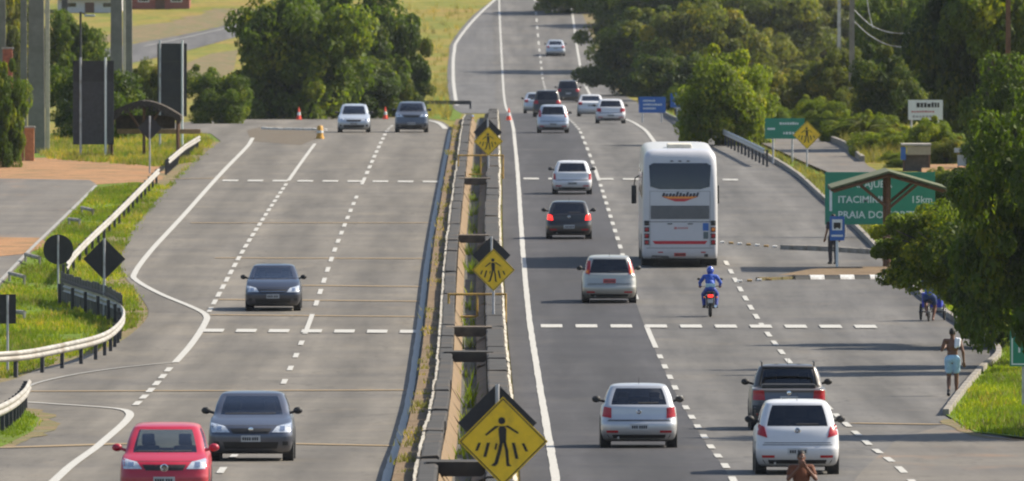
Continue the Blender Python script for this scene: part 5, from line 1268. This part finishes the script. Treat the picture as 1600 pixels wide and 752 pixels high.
def grass(name, label, polys, dens, hmin, hmax, m, cat='grass', dz=0.0, seed=1, clump=.55):
    """grass blades scattered over ground polygons (photo pixels)"""
    r = np.random.default_rng(seed); Ps = []
    for poly in polys:
        Q = np.array(PX(poly)) if not isinstance(poly, np.ndarray) else poly
        x0, y0 = Q.min(0); x1, y1 = Q.max(0); A = .5*abs(np.dot(Q[:, 0], np.roll(Q[:, 1], 1)) - np.dot(Q[:, 1], np.roll(Q[:, 0], 1)))
        n = int(dens*(x1-x0)*(y1-y0)); p = np.stack([r.uniform(x0, x1, n), r.uniform(y0, y1, n)], 1); ins = np.zeros(n, bool); j = len(Q)-1
        for i in range(len(Q)):
            c = ((Q[i, 1] > p[:, 1]) != (Q[j, 1] > p[:, 1])) & (p[:, 0] < (Q[j, 0]-Q[i, 0])*(p[:, 1]-Q[i, 1])/(Q[j, 1]-Q[i, 1]+1e-9) + Q[i, 0]); ins ^= c; j = i
        p = p[ins]; f = np.sin(p[:, 0]*1.7 + np.sin(p[:, 1]*.31)*2) + np.sin(p[:, 1]*.23 + 1.3) + r.normal(0, .6, len(p)); Ps.append(p[f > -clump*2])
    P = np.vstack(Ps); nb = 7; T = np.repeat(P, nb, 0); n = len(T)
    sp = r.normal(0, .10, (n, 2)); base = T + sp; z = np.interp(base[:, 1], KY, KZ) + dz
    hh = np.repeat(r.uniform(hmin, hmax, len(P)), nb)*r.uniform(.6, 1.15, n); a = r.uniform(0, 6.28, n); wv = r.uniform(.016, .034, n)
    lean = r.normal(0, .35, (n, 2))*hh[:, None]
    b0 = np.stack([base[:, 0]-np.cos(a)*wv, base[:, 1]-np.sin(a)*wv, z-.02], 1); b1 = np.stack([base[:, 0]+np.cos(a)*wv, base[:, 1]+np.sin(a)*wv, z-.02], 1); tp = np.stack([base[:, 0]+lean[:, 0], base[:, 1]+lean[:, 1], z+hh], 1)
    V = np.stack([b0, b1, tp], 1).reshape(-1, 3); me = bpy.data.meshes.new(name); me.vertices.add(len(V)); me.vertices.foreach_set('co', V.astype(np.float32).ravel())
    me.loops.add(3*n); me.loops.foreach_set('vertex_index', np.arange(3*n, dtype=np.int32)); me.polygons.add(n); me.polygons.foreach_set('loop_start', np.arange(0, 3*n, 3, dtype=np.int32)); me.update(calc_edges=True)
    at = me.attributes.new('tint', 'FLOAT', 'FACE'); at.data.foreach_set('value', np.clip(r.normal(.48, .2, n) + .22*np.sin(base[:, 0]*1.3 + 2*np.sin(base[:, 1]*.11)) + .12*np.sin(base[:, 1]*.37), 0, 1).astype(np.float32)); me.materials.append(m)
    return link(name, me, label=label, cat=cat, kind='stuff')
LV1 = [(335, 226), (266, 292), (212, 352), (186, 402), (186, 426), (206, 456), (224, 488), (208, 512), (160, 543), (60, 576), (0, 594), (0, 460), (60, 398), (150, 298), (215, 288), (262, 294)]
grass('grass', 'bright green grass of the left bank and ditch', [LV1], 14, .06, .20, BLADE, seed=3)
grass('grass', 'sunlit grass of the small left island', [[(0, 640), (40, 647), (56, 658), (48, 674), (0, 698)]], 26, .06, .15, BLADE, seed=4)
kl = np.array([(x+.28, y) for x, y in KERB_LOW] + PX([(1440, 444), (1500, 450), (1640, 480), (1660, 688), (1600, 686), (1525, 678)]))
grass('grass', 'bright green grass inside the high kerb', [kl], 26, .06, .16, BLADE, dz=.06, seed=5, clump=.8)
grass('grass', 'dry grass between dark kerb and guardrail', [[(1045, 178), (1105, 200), (1160, 224), (1260, 270), (1330, 310), (1380, 352), (1372, 384), (1330, 346), (1285, 306), (1245, 270), (1200, 244), (1150, 219), (1100, 201)]], 5, .12, .4, BLADE_DRY, dz=.12, seed=6)
grass('grass', 'grass round the thatched shelter', [[(80, 214), (320, 214), (330, 224), (300, 254), (255, 262), (60, 248)]], 3.5, .10, .35, BLADE, seed=7)
grass('grass', 'dry yellow stalks round the thatched shelter', [[(80, 214), (320, 214), (330, 224), (300, 254), (255, 262), (60, 248)]], 4, .12, .4, BLADE_DRY, seed=17)
grass('grass', 'tall weeds along the side lane under the trees', [[(1300, 215), (1420, 215), (1440, 260), (1350, 258)]], 3, .3, .9, BLADE_DRY, dz=.1, seed=8)
grass('grass', 'dry grass on the hill verge beside the far road', [[(640, 182), (704, 188), (700, 150), (696, 120), (702, 70), (745, 10), (620, 10), (640, 100)]], .35, .3, .9, BLADE_DRY, seed=9)
grass('grass', 'weeds growing in the median channel', [np.array([(XR(y)-2.0, y) for y in np.arange(260, 700, 10)] + [(XR(y)-1.65, y) for y in np.arange(700, 260, -10)])], 2.0, .1, .55, BLADE, dz=.02, seed=10, clump=-.2)
grass('grass', 'dry yellow grass patches on the left bank', [LV1], 3.5, .07, .24, BLADE_DRY, seed=13, clump=.1)
grass('grass', 'dry stalks scattered in the grass inside the high kerb', [kl], 2, .10, .30, BLADE_DRY, dz=.06, seed=15, clump=.0)
grass('grass', 'sparse dry weeds rooted along the raised median strip', [np.array([(XR(y)-3.1, y) for y in np.arange(240, 820, 10)] + [(XR(y)-2.75, y) for y in np.arange(820, 240, -10)])], 1.6, .06, .22, BLADE_DRY, dz=.39, seed=21, clump=-.1)

# ------------------------------------------------------------------ people, motorcycle, tricycle
def fuse(mb, name, m, voxel=.012, parent=None, smooth_it=3):
    """melt overlapping limbs into one continuous skin"""
    me = bpy.data.meshes.new(name); me.from_pydata(mb.v, [], mb.f)
    bm = bmesh.new(); bm.from_mesh(me); bmesh.ops.recalc_face_normals(bm, faces=bm.faces[:]); bm.to_mesh(me); bm.free()
    o = bpy.data.objects.new(name, me); C.objects.link(o)
    r = o.modifiers.new('r', 'REMESH'); r.mode = 'VOXEL'; r.voxel_size = voxel; r.adaptivity = 0
    k = o.modifiers.new('s', 'SMOOTH'); k.factor = .5; k.iterations = smooth_it
    dg = bpy.context.evaluated_depsgraph_get(); e = o.evaluated_get(dg); out = bpy.data.meshes.new_from_object(e)
    bpy.data.objects.remove(o); bpy.data.meshes.remove(me)
    out.polygons.foreach_set('use_smooth', [True]*len(out.polygons)); out.materials.clear(); out.materials.append(m)
    return link(name, out, parent)
def limb(mb, pts, rad):
    P = [Vector(p) for p in pts]
    for i in range(len(P)-1):
        n = 5; mb.tube([P[i].lerp(P[i+1], k/n) for k in range(n+1)], [rad[i] + (rad[i+1]-rad[i])*k/n for k in range(n+1)], 12)
    for p, r in zip(P, rad): mb.ball(p, r*1.0, 12, 8)
def hand(mb, wrist, d, nrm, side, curl=.35):
    """palm, four fingers of different length with a knuckle bend, thumb off the side of the palm"""
    d = Vector(d).normalized(); nrm = Vector(nrm).normalized(); x = d.cross(nrm).normalized()*side; w = Vector(wrist)
    for k in (-1, 0, 1): mb.tube([w, w + d*.05 + x*.022*k, w + d*.095 + x*.026*k], [.022, .019, .015], 8)
    for k, L_ in enumerate((.066, .076, .072, .056)):
        b = w + d*.09 + x*(.030 - .020*k); m_ = b + d*L_*.55 + nrm*L_*curl*.3; e = m_ + (d*(1-curl) + nrm*curl).normalized()*L_*.5
        mb.tube([b, m_, e], [.0105, .0095, .008], 7); mb.ball(e, .008, 7, 5)
    b = w + d*.03 + x*.028; m_ = b + d*.03 + x*.024 + nrm*.012; mb.tube([b, m_, m_ + d*.032 + nrm*.01], [.014, .012, .009], 7)
POSE = dict(pel=(0, 0, .93), chest=(0, .01, 1.25), neck=(0, .0, 1.47), head=(0, .02, 1.60), shL=(-.185, 0, 1.40), shR=(.185, 0, 1.40), elL=(-.25, -.02, 1.13), elR=(.25, -.02, 1.13),
    wrL=(-.27, .08, .90), wrR=(.27, .08, .90), hipL=(-.09, 0, .92), hipR=(.09, 0, .92), knL=(-.10, .04, .50), knR=(.10, .02, .50), anL=(-.10, 0, .085), anR=(.10, -.02, .085), toL=(-.11, .16, .03), toR=(.11, .14, .03))
def person(label, pos, rz, J, skin, hair_m, parts, hand_n=(0, 1, 0), group=None, face=True, lean=None, hair=True):
    """figure facing its own +y; one fused body; clothing and hair as children"""
    j = dict(POSE); j.update(J); V = {k: Vector(v) for k, v in j.items()}
    t = thing('person', label, 'person', pos, rz, group)
    b = MB(); mid = V['pel'].lerp(V['chest'], .45)
    def ell(c, r): b.ball(c, r, 16, 12)
    ell(V['chest'], (.155, .105, .20)); ell(mid, (.135, .095, .19)); ell(V['pel'], (.155, .11, .13))
    limb(b, [V['shL'], V['chest'] + Vector((0, 0, .13)), V['shR']], [.062, .075, .062]); limb(b, [V['chest'] + Vector((0, 0, .1)), V['neck'], V['head']], [.085, .056, .055])
    for sd in 'LR':
        limb(b, [V['sh'+sd], V['el'+sd], V['wr'+sd]], [.056, .041, .028]); limb(b, [V['hip'+sd], V['kn'+sd], V['an'+sd]], [.088, .057, .037])
        limb(b, [V['kn'+sd].lerp(V['an'+sd], .12), V['kn'+sd].lerp(V['an'+sd], .35), V['kn'+sd].lerp(V['an'+sd], .7)], [.055, .058, .042])
        limb(b, [V['an'+sd] - Vector((0, .03, .035)), V['to'+sd]], [.042, .032])
        dd = V['wr'+sd] - V['el'+sd]; hand(b, V['wr'+sd], dd, hand_n, 1 if sd == 'L' else -1)
    h = V['head']; ell(h + Vector((0, -.005, .015)), (.073, .092, .105)); ell(h + Vector((0, .025, -.055)), (.055, .065, .062))
    b.ball(h + Vector((0, .098, -.012)), (.014, .018, .022), 8, 6)
    for sx in (-1, 1): b.ball(h + Vector((sx*.074, -.005, -.005)), (.012, .022, .032), 8, 6)
    b.tube([h + Vector((-.022, .086, -.058)), h + Vector((.022, .086, -.058))], .011, 6)
    for sx in (-1, 1): b.tube([h + Vector((sx*.012, .09, .03)), h + Vector((sx*.05, .08, .03))], .008, 6)
    fuse(b, 'body', skin, .0105, t)
    if face:
        for sx in (-1, 1): MB().ball(h + Vector((sx*.030, .083, .012)), (.013, .008, .008), 8, 6).build('eye', KERB_W, t); MB().ball(h + Vector((sx*.030, .090, .012)), (.006, .004, .006), 8, 5).build('pupil', SBLK, t)
        MB().ball(h + Vector((0, .096, -.058)), (.024, .006, .009), 10, 6).build('lips', mat('lip', (.18, .06, .05), .6), t)
    if hair:
        q = MB(); q.ball(h + Vector((0, -.018, .035)), (.083, .096, .100), 16, 12); fuse(q, 'hair', hair_m, .012, t)
    for nm, m, fn in parts:
        q = MB(); fn(q, V); o = fuse(q, nm, m, .011, t)
    return t
def shorts(q, V, ln=.62, ex=.028):
    q.ball(V['pel'] + Vector((0, 0, .02)), (.155+ex, .11+ex, .13), 16, 12)
    for sd in 'LR':
        a = V['hip'+sd].lerp(V['kn'+sd], ln); limb(q, [V['hip'+sd], a], [.088+ex, .072+ex])
def trousers(q, V): 
    q.ball(V['pel'] + Vector((0, 0, .02)), (.165, .122, .13), 16, 12)
    for sd in 'LR': limb(q, [V['hip'+sd], V['kn'+sd], V['an'+sd]], [.105, .078, .062])
def shirt(q, V, sleeve=1.6):
    mid = V['pel'].lerp(V['chest'], .45); q.ball(V['chest'], (.172, .12, .21), 16, 12); q.ball(mid, (.155, .115, .20), 16, 12); q.ball(V['pel'] + Vector((0, 0, .07)), (.165, .12, .10), 16, 12)
    limb(q, [V['shL'], V['chest'] + Vector((0, 0, .13)), V['shR']], [.074, .088, .074])
    for sd in 'LR':
        p = [V['sh'+sd], V['el'+sd]] if sleeve >= 1 else [V['sh'+sd], V['sh'+sd].lerp(V['el'+sd], sleeve)]; r = [.070, .058] if sleeve >= 1 else [.070, .064]
        if sleeve > 1: p.append(V['el'+sd].lerp(V['wr'+sd], sleeve-1 if sleeve < 2 else .97)); r.append(.048)
        limb(q, p, r)
def shoes(q, V):
    for sd in 'LR': limb(q, [V['an'+sd] - Vector((0, .045, .04)), V['to'+sd] + Vector((0, .01, .004))], [.050, .042]); limb(q, [V['an'+sd], V['an'+sd] + Vector((0, 0, .05))], [.046, .043])
SKIN = mat('dark_brown_skin', (.135, .058, .030), .5, var=.12, scale=9); SKIN2 = mat('brown_skin', (.15, .06, .032), .5, var=.12, scale=9)
HAIR = mat('black_hair', (.012, .010, .009), .7, var=.3, scale=30)
M_SHORT = mat('pale_blue_cloth', (.30, .48, .62), .85, var=.22, scale=10); M_SHOE = mat('black_shoe', (.02, .02, .022), .7); M_WHITEC = mat('white_cloth', (.72, .74, .8), .85, var=.08)
M_BLUES = mat('royal_blue_suit', (.016, .075, .40), .6, var=.45, scale=14); M_DARKC = mat('dark_cloth', (.03, .03, .04), .85, var=.3); M_BROWNC = mat('rust_brown_shirt', (.15, .05, .022), .85, var=.25); M_NAVY = mat('navy_cloth', (.02, .04, .12), .85, var=.25)
def towel(q, V):
    s = V['shR']; limb(q, [s + Vector((-.09, -.085, -.14)), s + Vector((-.075, -.05, .045)), s + Vector((-.05, .06, .03)), s + Vector((-.06, .12, -.10))], [.045, .05, .045, .04]); limb(q, [s + Vector((-.02, -.09, -.12)), s + Vector((-.01, -.05, .04))], [.04, .045])
g = G(1488, 621)
person('shirtless man in pale blue shorts with white cloth over one shoulder walking away', (g.x, g.y, g.z+.03), -.06, dict(elL=(-.27, -.07, 1.17), wrL=(-.20, .16, 1.24), elR=(.27, -.05, 1.13), wrR=(.29, .0, .88),
    knL=(-.09, .10, .50), anL=(-.09, -.08, .10), toL=(-.10, .08, .03), knR=(.10, .08, .50), anR=(.10, .12, .085), toR=(.11, .28, .035)), SKIN, HAIR,
    [('shorts', M_SHORT, shorts), ('shoes', M_SHOE, shoes), ('towel', M_WHITEC, towel)], face=False)
D_ = 268; g = AT(1252, 712, D_)
person('person in rust brown top raising both hands to the mouth behind the white hatchback', (g.x, D_, zg(D_)+.04), math.pi + .1, dict(elL=(-.26, .10, 1.20), wrL=(-.07, .21, 1.42), elR=(.26, .10, 1.20), wrR=(.07, .21, 1.42), head=(0, .03, 1.60)), SKIN2, HAIR,
    [('shirt', M_BROWNC, lambda q, V: shirt(q, V, .55)), ('shorts', M_SHORT, shorts), ('shoes', M_SHOE, shoes)], hand_n=(0, -1, .3)).scale = (.92, .92, .94)
g = G(1302, 414)
person('dark clothed person waiting behind the blue bus stop sign', (g.x, g.y, g.z+.03), .35, {}, SKIN, HAIR, [('shirt', M_DARKC, lambda q, V: shirt(q, V, .5)), ('trousers', M_DARKC, trousers), ('shoes', M_SHOE, shoes)], face=False)

def spoked(t, x, y, r, wd, name='wheel'):
    e = bpy.data.objects.new(name, None); C.objects.link(e); e.parent = t; e.location = (x, y, r); e.empty_display_size = .1
    prof = [(r-wd, -wd*.5), (r-wd*.3, -wd*.5), (r, -wd*.2), (r, wd*.2), (r-wd*.3, wd*.5), (r-wd, wd*.5)]
    n = 26; mb = MB(); v, f = [], []
    for k in range(n):
        a = 2*math.pi*k/n
        for rr, h in prof: v.append((h, rr*math.cos(a), rr*math.sin(a)))
    m_ = len(prof)
    for k in range(n):
        for i in range(m_):
            f.append((k*m_+i, k*m_+(i+1) % m_, ((k+1) % n)*m_+(i+1) % m_, ((k+1) % n)*m_+i))
    mb.add(v, f); mb.build('tyre', RUBBER, e, smooth=40); sp = MB()
    for k in range(12): a = 2*math.pi*k/12; sp.tube([(0, 0, 0), (0, (r-wd*.9)*math.cos(a), (r-wd*.9)*math.sin(a))], .006, 4)
    sp.lathe([(.05, -.06), (.05, .06)], 'x', 12); sp.build('spokes', STEEL, e)
def motorcycle(px, py):
    g = G(px, py, .03); h = heading(g.y); y0 = g.y + .62; t = thing('motorcycle', 'small motorcycle with red tail lamp carrying a rider in blue', 'motorcycle', (g.x, y0, zg(y0)+.03), -h)
    spoked(t, 0, -.62, .30, .10); spoked(t, 0, .66, .30, .09)
    fr = MB(); fr.tube([(0, -.30, .45), (0, .05, .40), (0, .35, .62), (0, .42, .88)], .028, 8); fr.tube([(0, .42, .88), (0, 0, .74), (0, -.55, .76)], .024, 8)
    for sx in (-1, 1): fr.tube([(sx*.09, -.62, .30), (sx*.08, -.2, .36)], .022, 8); fr.tube([(sx*.11, -.60, .33), (sx*.12, -.42, .70)], .026, 8)
    fr.build('frame', TRIM, t, smooth=60)
    MB().box(-.11, .11, -.18, .22, .28, .56, .05).build('engine', STEEL, t)
    tk = MB(); tk.ball((0, .20, .80), (.13, .26, .12), 14, 10); tk.build('fuel_tank', P_RED, t, smooth=180)
    MB().box(-.13, .13, -.62, .02, .76, .84, .04).build('seat', TRIM, t)
    tl = MB(); tl.prism([(-.10, .62), (.10, .62), (.085, .76), (-.085, .76)], -.86, -.55); tl.build('tail_cowl', P_BLACK, t)
    MB().box(-.085, .085, -.90, -.862, .655, .745, .015).build('tail_lamp', LREDB, t)
    mg = MB(); mg.prism([(-.075, .38), (.075, .38), (.085, .60), (-.085, .60)], -.92, -.90); mg.build('mudguard', TRIM, t); MB().box(-.085, .085, -.935, -.922, .47, .59).build('number_plate', PLATE, t)
    for sx in (-1, 1):
        q = MB(); q.tube([(sx*.08, -.82, .66), (sx*.19, -.84, .655)], .012, 6); q.build('indicator_stalk', TRIM, t); MB().ball((sx*.21, -.85, .655), (.035, .03, .03), 10, 7).build('indicator', LAMB, t, smooth=180)
        q = MB(); q.tube([(sx*.30, .28, 1.02), (sx*.34, .33, 1.20)], .008, 5); q.ball((sx*.37, .33, 1.23), (.065, .02, .042), 10, 7); q.build('mirror', TRIM, t)
        q = MB(); q.tube([(sx*.05, .66, .30), (sx*.06, .42, .95)], .025, 8); q.build('fork', STEEL, t)
        q = MB(); q.tube([(sx*.05, -.05, .30), (sx*.26, -.05, .30)], .018, 6); q.build('footpeg', TRIM, t)
    q = MB(); q.tube([(.34, .22, 1.0), (.14, .40, .98), (-.14, .40, .98), (-.34, .22, 1.0)], .014, 8); q.build('handlebar', TRIM, t)
    q = MB(); q.tube([(.10, .2, .30), (.15, -.2, .28), (.17, -.75, .36)], [.025, .035, .045], 10); q.build('exhaust', CHROME, t, smooth=60)
    MB().ball((0, .52, .88), (.09, .07, .09), 12, 8).build('headlamp', LCLR, t, smooth=180)
    p = person('motorcycle rider in a royal blue suit and blue helmet', (g.x, y0, zg(y0)+.03), -h, dict(pel=(0, -.30, .90), chest=(0, -.16, 1.20), neck=(0, -.10, 1.38), head=(0, -.06, 1.50), shL=(-.20, -.14, 1.32), shR=(.20, -.14, 1.32),
        elL=(-.34, .03, 1.12), elR=(.34, .03, 1.12), wrL=(-.33, .20, 1.03), wrR=(.33, .20, 1.03), hipL=(-.10, -.28, .88), hipR=(.10, -.28, .88), knL=(-.22, .12, .74), knR=(.22, .12, .74), anL=(-.20, -.06, .38), anR=(.20, -.06, .38), toL=(-.21, .10, .33), toR=(.21, .10, .33)),
        SKIN2, HAIR, [('jacket', M_BLUES, lambda q, V: shirt(q, V, 2)), ('trousers', mat('dark_blue_trousers', (.012, .035, .24), .6, var=.3, scale=9), trousers), ('shoes', M_SHOE, shoes)], face=False, hair=False, hand_n=(0, 0, -1))
    hm = MB(); hm.ball((0, -.065, 1.535), (.125, .15, .135), 18, 12); hm.ball((0, -.03, 1.46), (.105, .125, .09), 16, 10); o = fuse(hm, 'helmet', paint('helmet_blue', (.02, .07, .42), 0, .3), .012, p)
    MB().ball((0, .055, 1.53), (.095, .035, .045), 12, 8).build('visor', GT_DARK, o)
    for q_ in (t, p): q_.scale = (.93, .93, .93)
    vest = MB(); vest.box(-.16, .16, -.41, -.385, .98, 1.10, .01); vest.build('reflective_strip', mat('pale_aqua_strip', (.35, .55, .62), .6), p)
motorcycle(1110, 497)
def tricycle(px, py):
    g = G(px, py, .03); h = -.12; t = thing('cargo_tricycle', 'cargo tricycle with a blue box behind its rider near the high kerb', 'tricycle', g, h)
    for sx in (-1, 1): spoked(t, sx*.36, 1.3, .26, .05)
    spoked(t, 0, 0, .28, .05); q = MB(); q.tube([(-.36, 1.3, .26), (.36, 1.3, .26)], .02, 6); q.tube([(0, 0, .28), (0, .35, .26), (0, .30, .62)], .022, 6); q.tube([(0, .35, .26), (0, .9, .34), (0, 1.3, .30)], .022, 6); q.tube([(0, 0, .28), (0, .30, .55)], .02, 6); q.tube([(0, .30, .55), (0, .95, .5)], .02, 6); q.build('frame', TRIM, t)
    q = MB(); q.tube([(-.30, .86, .96), (0, .98, .92), (.30, .86, .96)], .014, 6); q.build('handlebar', TRIM, t); q = MB(); q.ball((0, .28, .60), (.10, .14, .05), 12, 8); q.build('saddle', TRIM, t)
    bx = MB(); bx.box(-.30, .30, 1.0, 1.6, .40, .80, .02); o = bx.build('box', mat('box_blue', (.03, .045, .42), .5, var=.15), t); MB().box(-.315, .315, .985, 1.615, .805, .84, .01).build('lid', mat('lid_blue', (.05, .08, .45), .5), o)
    MB().box(-.28, .28, 1.02, 1.58, .34, .395).build('rack', STEEL, t)
    person('tricycle rider in blue shirt and bare legs mostly hidden by leaves', g + Vector((.0, 0, 0)), h, dict(pel=(0, .30, .74), chest=(0, .38, 1.05), neck=(0, .42, 1.27), head=(0, .45, 1.40), shL=(-.20, .40, 1.20), shR=(.20, .40, 1.20), elL=(-.33, .50, .98), elR=(.33, .50, .98), wrL=(-.28, .74, .98), wrR=(.28, .74, .98),
        hipL=(-.10, .30, .72), hipR=(.10, .30, .72), knL=(-.15, .62, .58), knR=(.15, .50, .42), anL=(-.10, .46, .22), anR=(.10, .34, .09), toL=(-.10, .62, .18), toR=(.10, .50, .05)), SKIN2, HAIR,
        [('shirt', M_BLUES, lambda q, V: shirt(q, V, .6)), ('shorts', M_NAVY, lambda q, V: shorts(q, V, .5))], face=False, hand_n=(0, 0, -1))
tricycle(1451, 504)

# ------------------------------------------------------------------ air
hm_ = bpy.data.materials.new('haze'); hm_.use_nodes = True; n_ = hm_.node_tree.nodes; n_.clear()
ho = n_.new('ShaderNodeOutputMaterial'); hv = n_.new('ShaderNodeVolumePrincipled')
hv.inputs['Color'].default_value = (.80, .88, 1, 1); hv.inputs['Density'].default_value = 2.6e-5; hv.inputs['Anisotropy'].default_value = .2
hm_.node_tree.links.new(hv.outputs[0], ho.inputs['Volume'])
MB().box(-520, 520, -120, 3300, -7, 60).build('haze', hm_, kind='stuff', label='thin pale haze over the whole road', cat='haze')
